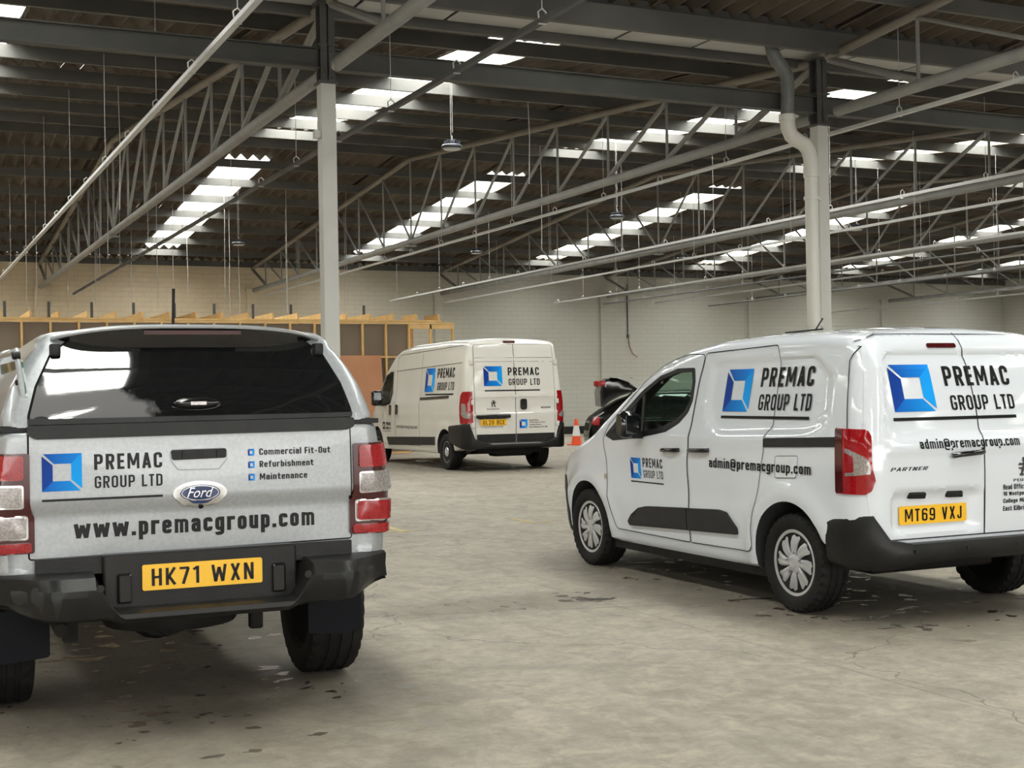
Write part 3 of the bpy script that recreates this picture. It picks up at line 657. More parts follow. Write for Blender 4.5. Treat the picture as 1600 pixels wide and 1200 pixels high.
# condensed sign-writing alphabet drawn as strokes; cap height 1, x height .74
def glyph(ch, t):
    XH = .74; w = .46; up = ch.isupper() or ch.isdigit()
    if ch in 'MW@mw': w = .72 if ch in 'Ww' else .66
    elif ch in 'ilI.1': w = t if ch != '1' else .26
    elif ch in 'LEFTJftrj-': w = .38
    elif not up: w = .43
    if ch == ' ': return .22, []
    L, R_, B, T, X = t/2, w-t/2, t/2, 1-t/2, XH-t/2; m = w/2; D = -.24+t/2; r = .17; rl = .14
    S = []
    def P(*p, r=0, c=False): S.append((p, r, c))
    rc = lambda r_=r: None
    if ch == 'A': P((L*.75, 0), (m, 1.0), (w-L*.75, 0)); P((.10, .27), (w-.10, .27))
    elif ch == 'B': P((L, 0), (L, 1)); P((L, T), (R_, T), (R_, .53), (L, .53), r=.12); P((L, .53), (R_, .53), (R_, B), (L, B), r=.12)
    elif ch == 'C': P((R_, .66), (R_, T), (L, T), (L, B), (R_, B), (R_, .34), r=r)
    elif ch == 'D': P((L, 0), (L, 1)); P((L, T), (R_, T), (R_, B), (L, B), r=r)
    elif ch == 'E': P((L, 0), (L, 1)); P((L, T), (w, T)); P((L, .5), (w*.92, .5)); P((L, B), (w, B))
    elif ch == 'F': P((L, 0), (L, 1)); P((L, T), (w, T)); P((L, .48), (w*.9, .48))
    elif ch == 'G': P((R_, .68), (R_, T), (L, T), (L, B), (R_, B), (R_, .46), r=r); P((w, .46), (m, .46))
    elif ch == 'H': P((L, 0), (L, 1)); P((R_, 0), (R_, 1)); P((L, .5), (R_, .5))
    elif ch == 'J': P((R_, 1), (R_, B), (L, B), (L, .3), r=r)
    elif ch == 'K': P((L, 0), (L, 1)); P((L, .34), (w-.05, 1)); P((L+.08, .5), (w-.04, 0))
    elif ch == 'L': P((L, 0), (L, 1)); P((L, B), (w, B))
    elif ch == 'M': P((L, 0), (L, 1)); P((R_, 0), (R_, 1)); P((L+.03, 1), (m, .22), (R_-.03, 1))
    elif ch == 'N': P((L, 0), (L, 1)); P((R_, 0), (R_, 1)); P((L+.02, .97), (R_-.02, .03))
    elif ch in 'O0': P((L, B), (R_, B), (R_, T), (L, T), r=r, c=True)
    elif ch == 'P': P((L, 0), (L, 1)); P((L, T), (R_, T), (R_, .44), (L, .44), r=.15)
    elif ch == 'R': P((L, 0), (L, 1)); P((L, T), (R_, T), (R_, .48), (L, .48), r=.15); P((m, .48), (w-t*.5, 0))
    elif ch == 'S': P((R_, .70), (R_, T), (L, T), (L, .54), (R_, .46), (R_, B), (L, B), (L, .30), r=.14)
    elif ch == 'T': P((0, T), (w, T)); P((m, 0), (m, T))
    elif ch == 'U': P((L, 1), (L, B), (R_, B), (R_, 1), r=r)
    elif ch == 'V': P((L, 1), (m, 0.0), (w-L, 1))
    elif ch == 'W': P((L, 1), (w*.27, .0), (m, .85), (w*.73, .0), (w-L, 1))
    elif ch == 'X': P((L, 0), (w-L, 1)); P((L, 1), (w-L, 0))
    elif ch == '1': P((w-t/2, 0), (w-t/2, 1)); P((0, .80), (w-t/2, .96))
    elif ch == '2': P((L, .72), (L, T), (R_, T), (R_, .56), (L, B), r=.14); P((0, B), (w, B))
    elif ch == '4': P((w*.7, 0), (w*.7, 1)); P((w*.66, .97), (L, .28), (w, .28))
    elif ch == '5': P((w, T), (L, T), (L, .56)); P((L, .56), (R_, .60), (R_, B), (L, B), (L, .26), r=.15)
    elif ch == '6': P((R_, .76), (R_, T), (L, T), (L, .3), r=r); P((L, B), (R_, B), (R_, .57), (L, .57), r=.14, c=True)
    elif ch == '7': P((0, T), (w-.03, T)); P((w-.06, T), (w*.34, 0))
    elif ch == '9': P((L, .24), (L, B), (R_, B), (R_, .7), r=r); P((L, T), (R_, T), (R_, .43), (L, .43), r=.14, c=True)
    elif ch == 'a': P((L, X*.80), (L, X), (R_, X), (R_, 0), r=rl); P((R_, .44), (L, .40), (L, B), (R_, B), r=.11)
    elif ch == 'b': P((L, 0), (L, 1)); P((L, X), (R_, X), (R_, B), (L, B), r=rl)
    elif ch == 'c': P((R_, .5), (R_, X), (L, X), (L, B), (R_, B), (R_, .24), r=rl)
    elif ch == 'd': P((R_, 0), (R_, 1)); P((R_, X), (L, X), (L, B), (R_, B), r=rl)
    elif ch == 'e': P((L, .38), (R_, .38)); P((R_, .34), (R_, X), (L, X), (L, B), (R_, B), (R_, .22), r=rl)
    elif ch == 'f': P((m-.02, 0), (m-.02, T), (w, T), r=.10); P((0, X), (w*.95, X))
    elif ch == 'g': P((R_, XH), (R_, D), (L, D), (L, -.07), r=.12); P((R_, X), (L, X), (L, B+.02), (R_, B+.02), r=rl)
    elif ch == 'h': P((L, 0), (L, 1)); P((L, X), (R_, X), (R_, 0), r=rl)
    elif ch == 'i': P((m, 0), (m, XH)); P((m, .86), (m, 1))
    elif ch == 'k': P((L, 0), (L, 1)); P((L, .25), (w-.04, XH)); P((L+.08, .4), (w-.03, 0))
    elif ch == 'l': P((m, 0), (m, 1))
    elif ch == 'm': P((L, 0), (L, XH)); P((L, X), (m, X), (m, 0), r=.11); P((m, X), (R_, X), (R_, 0), r=.11)
    elif ch == 'n': P((L, 0), (L, XH)); P((L, X), (R_, X), (R_, 0), r=rl)
    elif ch == 'o': P((L, B), (R_, B), (R_, X), (L, X), r=rl, c=True)
    elif ch == 'p': P((L, -.24), (L, XH)); P((L, X), (R_, X), (R_, B), (L, B), r=rl)
    elif ch == 'r': P((L, 0), (L, XH)); P((L, X*.9), (m, X), (w, X), r=.08)
    elif ch == 's': P((R_, X*.78), (R_, X), (L, X), (L, .42), (R_, .34), (R_, B), (L, B), (L, .2), r=.09)
    elif ch == 't': P((m-.02, .95), (m-.02, B), (w, B), r=.10); P((0, X), (w, X))
    elif ch == 'u': P((R_, 0), (R_, XH)); P((L, XH), (L, B), (R_, B), r=rl)
    elif ch == 'w': P((L*.8, XH), (w*.27, 0), (m, XH*.9), (w*.73, 0), (w-L*.8, XH))
    elif ch == '.': P((m, 0), (m, t*1.1))
    elif ch == '-': P((0, .38), (w*.8, .38))
    elif ch == '@': P((w*.70, .20), (w*.70, .62), (w*.30, .62), (w*.30, .20), (w*.66, .20), r=.08); P((w*.70, .3), (w*.78, .10), (R_, .3), (R_, T), (L, T), (L, -.12), (w*.85, -.12), r=.2)
    return w, S
def stroke_text(txt, t=.15, gap=.13):
    vs, fs = [], []; x = 0
    for ch in txt:
        w, S = glyph(ch, t)
        tt = t*(.85 if ch in 'M@m' else 1)
        S2_ = []
        for pts, r, c in S:
            if r == 0 and len(pts) > 2: S2_ += [((pts[i], pts[i+1]), 0, False) for i in range(len(pts)-1)]
            else: S2_.append((pts, r, c))
        for pts, r, c in S2_:
            if r:
                if c: pl = fillet(list(pts), r, 4)
                else:
                    q = fillet([(p[0], p[1], (0 if i in (0, len(pts)-1) else r)) for i, p in enumerate(pts)], r, 4)
                    pl = q
            else: pl = list(pts)
            n = len(pl); o = len(vs); hw_ = (tt if len(pts) > 2 or pts[0][0] != pts[-1][0] or ch in 'MW@mw' else t)/2
            for i in range(n):
                p = Vector(pl[i]); a = Vector(pl[(i-1) % n]) if (c or i > 0) else None; b = Vector(pl[(i+1) % n]) if (c or i < n-1) else None
                d1 = (p-a).normalized() if a is not None and (p-a).length > 1e-6 else None; d2 = (b-p).normalized() if b is not None and (b-p).length > 1e-6 else None
                d1 = d1 or d2 or Vector((1, 0)); d2 = d2 or d1
                nn = Vector((-(d1.y+d2.y), d1.x+d2.x)); 
                if nn.length < 1e-6: nn = Vector((-d1.y, d1.x))
                nn.normalize(); k = max(.35, nn.dot(Vector((-d1.y, d1.x)))); off = nn*hw_/k
                vs += [(x+p.x+off.x, p.y+off.y), (x+p.x-off.x, p.y-off.y)]
            for i in range(n if c else n-1):
                a = o+2*i; b = o+2*((i+1) % n); fs.append((a, a+1, b+1, b))
        x += w+gap
    return vs, fs
S2 = sqrt(.5)
DIRS = {'L': (Vector((0, -1, 0)), lambda a, b: Vector((a, 4, b))), 'R': (Vector((0, 1, 0)), lambda a, b: Vector((a, -4, b))),
        'B': (Vector((1, 0, 0)), lambda a, b: Vector((-6, a, b))), 'F': (Vector((-1, 0, 0)), lambda a, b: Vector((9, a, b))),
        'T': (Vector((0, 0, -1)), lambda a, b: Vector((a, b, 6))),
        'BL': (Vector((S2, -S2, 0)), lambda a, b: Vector((-S2*a-4, -S2*a+4, b))),      # a = -(x+y)*S2
        'BR': (Vector((S2, S2, 0)), lambda a, b: Vector((-S2*a-4, S2*a-4, b)))}         # a = (-x+y)*S2
class Skin:
    """a body surface other pieces are fitted to"""
    def __init__(s, me): s.bvh = BVHTree.FromPolygons([v.co for v in me.vertices], [tuple(p.vertices) for p in me.polygons])
    def hit(s, side, a, b):
        d, of = DIRS[side]; o = of(a, b); loc, n, i, t = s.bvh.ray_cast(o, d)
        if loc is None:
            loc, n, i, t = s.bvh.find_nearest(o+d*3.2)
        if n.dot(d) > 0: n = -n
        return loc, n
    def fit(s, name, m, parent, side, outer, holes=(), off=.004, th=.012, res=.05, smooth=38, relief=None, mb=None):
        outer = densify(outer, res); holes = [densify(h, res) for h in holes]
        pts = []; edges = []
        for lp in [outer]+holes:
            o = len(pts); pts += lp; edges += [(o+i, o+(i+1) % len(lp)) for i in range(len(lp))]
        nb = len(pts)
        xs = [p[0] for p in outer]; ys = [p[1] for p in outer]
        nx = int((max(xs)-min(xs))/res); ny = int((max(ys)-min(ys))/res)
        if nx*ny < 9000:
            for i in range(1, nx+1):
                for j in range(1, ny+1):
                    p = (min(xs)+(i-.5+(j % 2)*.4)*res, min(ys)+(j-.5)*res)
                    if inside(p, outer) and edge_dist(p, outer) > res*.4 and not any(inside(p, h) or edge_dist(p, h) < res*.4 for h in holes): pts.append(p)
        r = delaunay_2d_cdt([Vector(p) for p in pts], edges, [], 0, 1e-5)
        vs, fs = r[0], r[2]
        keep = []
        for q in fs:
            c = (sum(vs[i][0] for i in q)/len(q), sum(vs[i][1] for i in q)/len(q))
            if inside(c, outer) and not any(inside(c, h) for h in holes): keep.append(tuple(q))
        P = []; Nn = []
        for v in vs:
            l, n = s.hit(side, v[0], v[1]); P.append(l); Nn.append(n)
        top = [P[i]+Nn[i]*(off+(relief(vs[i][0], vs[i][1]) if relief else 0)) for i in range(len(P))]
        d = DIRS[side][0]
        def orient(q):
            n = (top[q[1]]-top[q[0]]).cross(top[q[2]]-top[q[0]]); return q if n.dot(d) < 0 else q[::-1]
        keep = [orient(q) for q in keep]
        cnt = {}
        for q in keep:
            for i in range(len(q)):
                e = (q[i], q[(i+1) % len(q)]); cnt[e] = 1
        be = [e for e in cnt if (e[1], e[0]) not in cnt]
        own = mb is None; mb = mb or MB()
        mb.add(top, keep)
        if th:
            bi = {}; vv = []; 
            for e in be:
                for i in e:
                    if i not in bi: bi[i] = len(vv); vv += [top[i], P[i]+Nn[i]*(off-th)]
            mb.add(vv, [(bi[a], bi[a]+1, bi[b]+1, bi[b]) for a, b in be])
        if own: return mb.obj(name, m, parent, smooth, fixn=False)
        return mb
    def strip(s, name, m, parent, side, line, width=.006, off=.0012, res=.05, closed=False, mb=None):
        line = densify(line, res, closed)
        if closed: line.append(line[0])
        vs = []; 
        for i, p in enumerate(line):
            a = line[max(0, i-1)]; b = line[min(len(line)-1, i+1)]
            if closed and i in (0, len(line)-1): a, b = line[-2], line[1]
            dx, dy = b[0]-a[0], b[1]-a[1]; q = math.hypot(dx, dy) or 1; nx, ny = -dy/q*width/2, dx/q*width/2
            for sg in (1, -1):
                l, n = s.hit(side, p[0]+nx*sg, p[1]+ny*sg); vs.append(l+n*off)
        own = mb is None; mb = mb or MB()
        mb.add(vs, [(2*i, 2*i+1, 2*i+3, 2*i+2) for i in range(len(line)-1)])
        if own: return mb.obj(name, m, parent, None, fixn=False)
        return mb
def script_badge(skin, parent, txt, side, a0, a1, b0, b1, m, off):
    c = bpy.data.curves.new('tmp', 'FONT'); c.body = txt; c.size = 1; c.shear = .4; c.resolution_u = 3
    o = bpy.data.objects.new('tmp', c); COL.objects.link(o)
    dg = bpy.context.evaluated_depsgraph_get(); me = o.evaluated_get(dg).to_mesh()
    vs = [(p.co.x, p.co.y) for p in me.vertices]; fs = [tuple(p.vertices) for p in me.polygons]
    o.evaluated_get(dg).to_mesh_clear(); bpy.data.objects.remove(o); bpy.data.curves.remove(c)
    x0 = min(p[0] for p in vs); x1 = max(p[0] for p in vs); y0 = min(p[1] for p in vs); y1 = max(p[1] for p in vs); P = []
    for x, y in vs:
        l, n = skin.hit(side, lerp(a0, a1, (x-x0)/(x1-x0)), lerp(b0, b1, (y-y0)/(y1-y0))); P.append(l+n*off)
    return MB().add(P, [q[::-1] for q in fs]).obj('badge_script', m, parent, None, fixn=False)
def lettering(skin, parent, txt, side, a0, a1, b0, b1, m='ink', bold=.165, space=.11, off=.0045, name='lettering', shear=0):
    vs, fs = stroke_text(txt, bold, space)
    vs = [(x+shear*y, y) for x, y in vs]
    x0 = min(v[0] for v in vs); x1 = max(v[0] for v in vs); y0 = min(v[1] for v in vs); y1 = max(v[1] for v in vs)
    d = DIRS[side][0]; P = []
    for x, y in vs:
        u = (x-x0)/(x1-x0); v = (y-y0)/(y1-y0)
        l, n = skin.hit(side, lerp(a0, a1, u), lerp(b0, b1, v)); P.append(l+n*off)
    out = []
    for q in fs:
        n = (P[q[1]]-P[q[0]]).cross(P[q[2]]-P[q[0]]); out.append(q if n.dot(d) < 0 else q[::-1])
    return MB().add(P, out).obj(name, m, parent, None, fixn=False)
def bar(skin, parent, side, a0, a1, b0, b1, m='ink', off=.0045, name='underline'):
    return skin.strip(name, m, parent, side, [(a0, (b0+b1)/2), (a1, (b0+b1)/2)], abs(b1-b0), off)
def logo(skin, parent, side, a0, a1, b0, b1, off=.0045, inkonly=False):
    # two bevelled L shapes round a clear square; b1 is the top
    o, i0, i1, g = 0, .27, .73, .035
    A = [[(g, 1), (1, 1), (i1, i1), (i0+g*.8, i1)], [(1, 1), (1, g*1.6), (i1, i0+g*.9), (i1, i1)],
         [(0, 1-g*1.6), (i0, i1-g*.9), (i0, i0), (0, 0)], [(0, 0), (i0, i0), (i1-g*.8, i0), (1-g, 0)]]
    cols = [((.0, .07, .40), (.0, .25, .82)), ((.0, .27, .85), (.0, .36, .92)), ((.0, .035, .26), (.0, .06, .38)), ((.0, .10, .50), (.0, .31, .84))]
    mb = MB(); vc = []
    d = DIRS[side][0]
    for q, (ca, cb) in zip(A, cols):
        G = 5
        for i in range(G):
            for j in range(3):
                pts = []
                for (s_, t_) in ((i/G, j/3), ((i+1)/G, j/3), ((i+1)/G, (j+1)/3), (i/G, (j+1)/3)):
                    if q is A[0] or q is A[3]: p0, p1, p2, p3 = q[0], q[1], q[2], q[3]
                    else: p0, p1, p2, p3 = q
                    u = lerp(lerp(p0[0], p1[0], s_), lerp(p3[0], p2[0], s_), t_); v = lerp(lerp(p0[1], p1[1], s_), lerp(p3[1], p2[1], s_), t_)
                    l, n = skin.hit(side, lerp(a0, a1, u), lerp(b0, b1, v)); pts.append(l+n*off)
                    k = (u+1-v)/2 if q in (A[1], A[2]) else u
                    vc.append(tuple(lerp(x, y, k) for x, y in zip(ca, cb))+(1,))
                nn = (pts[1]-pts[0]).cross(pts[2]-pts[0])
                mb.add(pts, [(0, 1, 2, 3) if nn.dot(d) < 0 else (3, 2, 1, 0)])
    me = mb.mesh('logo', 'ink' if inkonly else 'logo', fixn=False)
    at = me.color_attributes.new('print', 'FLOAT_COLOR', 'POINT')
    for i, c in enumerate(vc): at.data[i].color = c
    ob = bpy.data.objects.new('logo', me); COL.objects.link(ob); ob.parent = parent; return ob
def plate(parent, txt, x, yc, zc, tilt=0, w_=.52, h_=.111):
    r = empty('number_plate', (x, yc, zc), 0, parent)
    MB().prism(fillet(rect(-w_/2, w_/2, -h_/2, h_/2), .01), 'x', -.004, .004).obj('plate_board', 'plate', r)
    vs, fs = stroke_text(txt, .14, .17); x0 = min(v[0] for v in vs); x1 = max(v[0] for v in vs); y0 = min(v[1] for v in vs); y1 = max(v[1] for v in vs)
    P = [(-.0052, lerp(w_*.425, -w_*.425, (a-x0)/(x1-x0)), lerp(-.0395, .0395, (b-y0)/(y1-y0))) for a, b in vs]
    MB().add(P, fs).obj('plate_characters', 'ink', r, fixn=False)
    r.rotation_euler = (0, tilt, 0); return r
def lion(skin, parent, side, a0, a1, b0, b1, off=.006):
    # rampant lion badge, chrome silhouette
    P = [(.10, .02), (.34, .0), (.40, .10), (.32, .16), (.42, .30), (.52, .40), (.62, .28), (.58, .14), (.70, .0), (.95, .0), (.96, .09), (.80, .14), (.82, .30), (.74, .46),
         (.78, .58), (.97, .50), (1.0, .58), (.84, .68), (.97, .74), (.92, .82), (.76, .76), (.66, .80), (.72, .90), (.60, 1.0), (.40, .98), (.26, .90), (.36, .86), (.24, .78), (.38, .76), (.30, .66),
         (.12, .70), (.0, .60), (.06, .54), (.26, .56), (.36, .52), (.22, .44), (.06, .46), (.02, .38), (.22, .34), (.20, .18), (.10, .10)]
    return skin.fit('badge', 'inkgrey', parent, side, [(lerp(a0, a1, u), lerp(b0, b1, v)) for u, v in P], off=off, th=.006, res=.03)
def loft(stations, side, tilt, nside=30, rear_bulge=.02, front_bulge=.03, relief_s=None, relief_b=None, tiltlen=.9, ncap=26, cornpow=2.4):
    def section(hw, zb, zt, rc, crown):
        h = []; zs = zt-crown-rc
        for i in range(4): h.append((hw*side(zb)*.92*i/4, zb))
        h.append((hw*side(zb)-.03, zb)); h.append((hw*side(zb)-.008, zb+.008))
        z0 = zb+.03
        for i in range(nside): z = lerp(z0, zs, i/(nside-1)); h.append((hw*side(z), z))
        ys = hw*side(zs); w_ = rc*1.15; slp = (hw*side(zs)-hw*side(zs-.05))/.05
        for i in range(1, 10):
            t = i/10*pi/2; q = (1-cos(t)**(2/cornpow)) ; h.append((ys-w_*(1-abs(cos(t))**(2/cornpow))+slp*rc*sin(t)*.4, zs+rc*abs(sin(t))**(2/cornpow)))
        yr, zr = h[-1]
        for i in range(1, 10):
            t = i/10; y = yr*(1-t); h.append((y, lerp(zt, zr, (y/yr)**2.2)))
        h.append((0, zt)); 
        return h+[(-y, z) for y, z in h[1:-1]][::-1]
    rings = []
    for (x, hw, zb, zt, rc, cr) in stations:
        rings.append([[x, y, z] for y, z in section(hw, zb, zt, rc, cr)])
    xr_, xf_ = stations[0][0], stations[-1][0]
    n = len(rings[0])
    if relief_s:
        for R in rings:
            for p in R:
                if p[2] > .25 and abs(p[1]) > .3: p[1] += (1 if p[1] > 0 else -1)*relief_s(p[0], p[2], p[1] > 0)
    for R in rings:
        for p in R: p[0] += tilt(p[2])*max(0, 1-(p[0]-xr_)/tiltlen)**1.5
    def cap(R, bulge, sgn, m_):
        zc = (min(p[2] for p in R)+max(p[2] for p in R))/2; out = []
        for k in range(1, m_):
            t = 1-k/m_; ring = []
            for p in R:
                y, z = p[1]*t, zc+(p[2]-zc)*t; base = (xr_ if sgn < 0 else xf_)+(tilt(z) if sgn < 0 else 0)
                x = base+sgn*bulge*(1-t*t)
                if sgn < 0 and relief_b: x += relief_b(y, z)
                ring.append([x, y, z])
            out.append(ring)
        return out, zc
    rc_, zc = cap(rings[0], rear_bulge, -1, ncap); fc_, zc2 = cap(rings[-1], front_bulge, 1, 5)
    allr = rc_[::-1]+rings+fc_
    vs = [p for R in allr for p in R]; fs = []
    for i in range(len(allr)-1):
        for k in range(n):
            a = i*n+k; b = i*n+(k+1) % n; fs.append((a, b, b+n, a+n))
    c0 = len(vs); vs.append([xr_+tilt(zc)-rear_bulge+(relief_b(0, zc) if relief_b else 0), 0, zc]); c1_ = len(vs); vs.append([xf_+front_bulge, 0, zc2])
    L = (len(allr)-1)*n
    for k in range(n): fs.append((c0, (k+1) % n, k)); fs.append((c1_, L+k, L+(k+1) % n))
    return vs, fs
def body_obj(name, parent, vs, fs, mats, cutters, smooth=35):
    mb = MB(); mb.v = [tuple(v) for v in vs]; mb.f = fs; mb.m = [0]*len(fs)
    me = mb.mesh(name, mats, smooth); skin = Skin(me)
    o = bpy.data.objects.new(name, me); COL.objects.link(o)
    if cutters:
        cms = []
        for c in cutters:
            c.m = [1]*len(c.f)
            co = c.obj('cut', mats); cms.append(co)
            md = o.modifiers.new('b', 'BOOLEAN'); md.operation = 'DIFFERENCE'; md.solver = 'EXACT'; md.object = co
        dg = bpy.context.evaluated_depsgraph_get(); me2 = bpy.data.meshes.new_from_object(o.evaluated_get(dg))
        o.modifiers.clear(); o.data = me2; me2.name = name
        for c in cms: bpy.data.objects.remove(c)
        me2.polygons.foreach_set('use_smooth', [True]*len(me2.polygons)); me2.set_sharp_from_angle(angle=radians(smooth))
    o.parent = parent
    return o, skin
def wheel(parent, x, y, R, W, rimR, style, face=1, name='wheel'):
    """tyre with tread; face=+1 shows its outer side towards +y"""
    r = empty(name, (x, y, R), 0 if face > 0 else pi, parent)
    sw = W/2; n = 96
    prof = [(rimR-.005, -sw*.80), (rimR+.02, -sw*.97), (R*.86, -sw*1.04), (R*.95, -sw*.98), (R-.006, -sw*.86)]
    gv = []
    for gy in (-.45, 0, .45):
        gv += [(R, sw*(gy-.10)), (R-.009, sw*(gy-.08)), (R-.009, sw*(gy+.08)), (R, sw*(gy+.10))]
    prof += gv+[(R-.006, sw*.86), (R*.95, sw*.98), (R*.86, sw*1.04), (rimR+.02, sw*.97), (rimR-.005, sw*.80)]
    def md(j, k, q): return q-(.012 if (j in (3, 4, len(prof)-5, len(prof)-4) and (k % 3 == 0)) else 0)-(.006 if j in (5, 8, 9, 12, 13, 16) and k % 3 == 1 else 0)
    MB().lathe(prof, axis='y', n=n, mod=md).obj('tyre', 'rubber', r, 30)
    MB().lathe([(rimR, -sw*.8), (rimR-.02, -sw*.7), (rimR-.03, 0), (.08, sw*.10), (.08, -sw*.2), (rimR-.045, -sw*.3)], axis='y', n=40).obj('wheel_barrel', 'under', r, 40)
    o = sw*.78
    if style == 'trim':
        mb = MB().lathe([(rimR-.022, o-.02), (rimR-.018, o+.006), (rimR, o+.010), (rimR+.008, o), (rimR+.004, o-.015)], axis='y', n=64)
        NS = 8
        for i in range(NS):
            a = 2*pi*i/NS; rings = []
            for t in (0, .25, .5, .75, 1):
                rad = lerp(.050, rimR-.006, t); wd = lerp(.020, .050, t**.9); h = o+.012-.016*(t-.35)**2*4+(.0)
                ring = []
                for (u, hh) in ((-1, -.02), (-1, 0), (-.55, .006), (-.2, .002), (.2, .002), (.55, .006), (1, 0), (1, -.02)):
                    tx, tz = -sin(a+.22*t*t), cos(a+.22*t*t); cx, cz = cos(a+.22*t*t)*rad, sin(a+.22*t*t)*rad
                    ring.append((cx+tx*u*wd, h+hh, cz+tz*u*wd))
                rings.append(ring)
            mb.rings(rings)
        mb.lathe([(.058, o-.01), (.056, o+.012), (.030, o+.020), (.028, o+.016), (.004, o+.016)], axis='y', n=24)
        mb.obj('wheel_trim', 'alloy', r, 40)
        for i in range(5):
            a = 2*pi*i/5+.3; MB().lathe([(.011, o), (.011, o+.020), (.006, o+.024)], (cos(a)*.068, 0, sin(a)*.068), 'y', 8).obj('wheel_bolt', 'alloy2', r, 30)
    elif style == 'steel':
        mb = MB().lathe([(rimR, o), (rimR-.012, o+.004), (rimR-.02, o-.012), (rimR-.035, o-.03), (rimR-.05, o-.028), (.10, o-.018), (.085, o+.010), (.07, o+.014), (.06, o+.008), (.035, o+.012), (.03, o+.03), (.003, o+.032)], axis='y', n=48)
        mb.obj('wheel_rim', 'alloy', r, 35)
        for i in range(12):
            a = 2*pi*i/12; MB().lathe([(.012, 0), (.012, .003), (.001, .003)], (cos(a)*.128, o-.022, sin(a)*.128), 'y', 10).obj('rim_hole', 'black_soft', r)
        for i in range(5):
            a = 2*pi*i/5; MB().lathe([(.010, o), (.010, o+.026), (.005, o+.03)], (cos(a)*.062, 0, sin(a)*.062), 'y', 8).obj('wheel_bolt', 'chrome', r, 30)
    else:
        mb = MB().lathe([(rimR-.02, o-.02), (rimR-.016, o), (rimR, o+.006), (rimR+.006, o)], axis='y', n=48)
        for i in range(6):
            a = 2*pi*i/6
            p0 = (cos(a)*.05, o-.02, sin(a)*.05); p1 = (cos(a)*(rimR-.01), o-.006, sin(a)*(rimR-.01)); mb.tube(p0, p1, .03, 8, 0, .022)
        mb.lathe([(.07, o-.03), (.07, o-.005), (.004, o)], axis='y', n=20); mb.obj('wheel_rim', 'alloy', r, 40)
    return r
def sweep(path, prof, mi=0, mb=None):
    """path: [(x,y)], prof(i,n) -> [(out,z)]; normals point to the left of travel"""
    rings = []; n = len(path)
    for i, p in enumerate(path):
        a = Vector(path[max(0, i-1)]); b = Vector(path[min(n-1, i+1)]); d = (b-a).normalized(); nn = Vector((d.y, -d.x))
        rings.append([(p[0]+nn.x*o, p[1]+nn.y*o, z) for o, z in prof(i, n)])
    return (mb or MB()).rings(rings, mi, True)
def mirror_y(pts): return [(a, b) for a, b in pts]
def arch_cut(x, zc, r, yo, yi, zb=-.1, n=28, flare=1.0, fr=1.0):
    pts = [(x+r*cos(pi*i/n)*fr, zc+r*sin(pi*i/n)) for i in range(n+1)]
    pts = [(x+r*fr, zb)]+pts+[(x-r*fr, zb)]
    return [MB().prism(pts, 'y', yi, yo), MB().prism(pts, 'y', -yo, -yi)]
def seat(parent, x, y, z, m='interior'):
    r = empty('seat', (x, y, z), 0, parent)
    MB().box(-.25, .25, -.24, .24, 0, .16, bev=.04).obj('seat_cushion', m, r, 40)
    b = MB().box(-.08, .08, -.24, .24, 0, .62, bev=.05).obj('backrest', m, r, 40); b.location = (-.24, 0, .12); b.rotation_euler = (0, -.22, 0)
    h = MB().box(-.05, .05, -.13, .13, 0, .17, bev=.04).obj('headrest', m, r, 40); h.location = (-.39, 0, .76); h.rotation_euler = (0, -.15, 0)
def steering(parent, x, y, z):
    r = empty('steering_wheel', (x, y, z), 0, parent); r.rotation_euler = (0, -.9, 0)
    pts = [(0.0, .18*cos(2*pi*i/24), .18*sin(2*pi*i/24)) for i in range(25)]
    MB().path(pts, .014, 8).obj('steering_rim', 'interior', r, 40)
    MB().lathe([(.05, 0), (.05, .03)], axis='x', n=16).box(-.01, .01, -.17, .17, -.015, .015).obj('steering_boss', 'interior', r, 40)

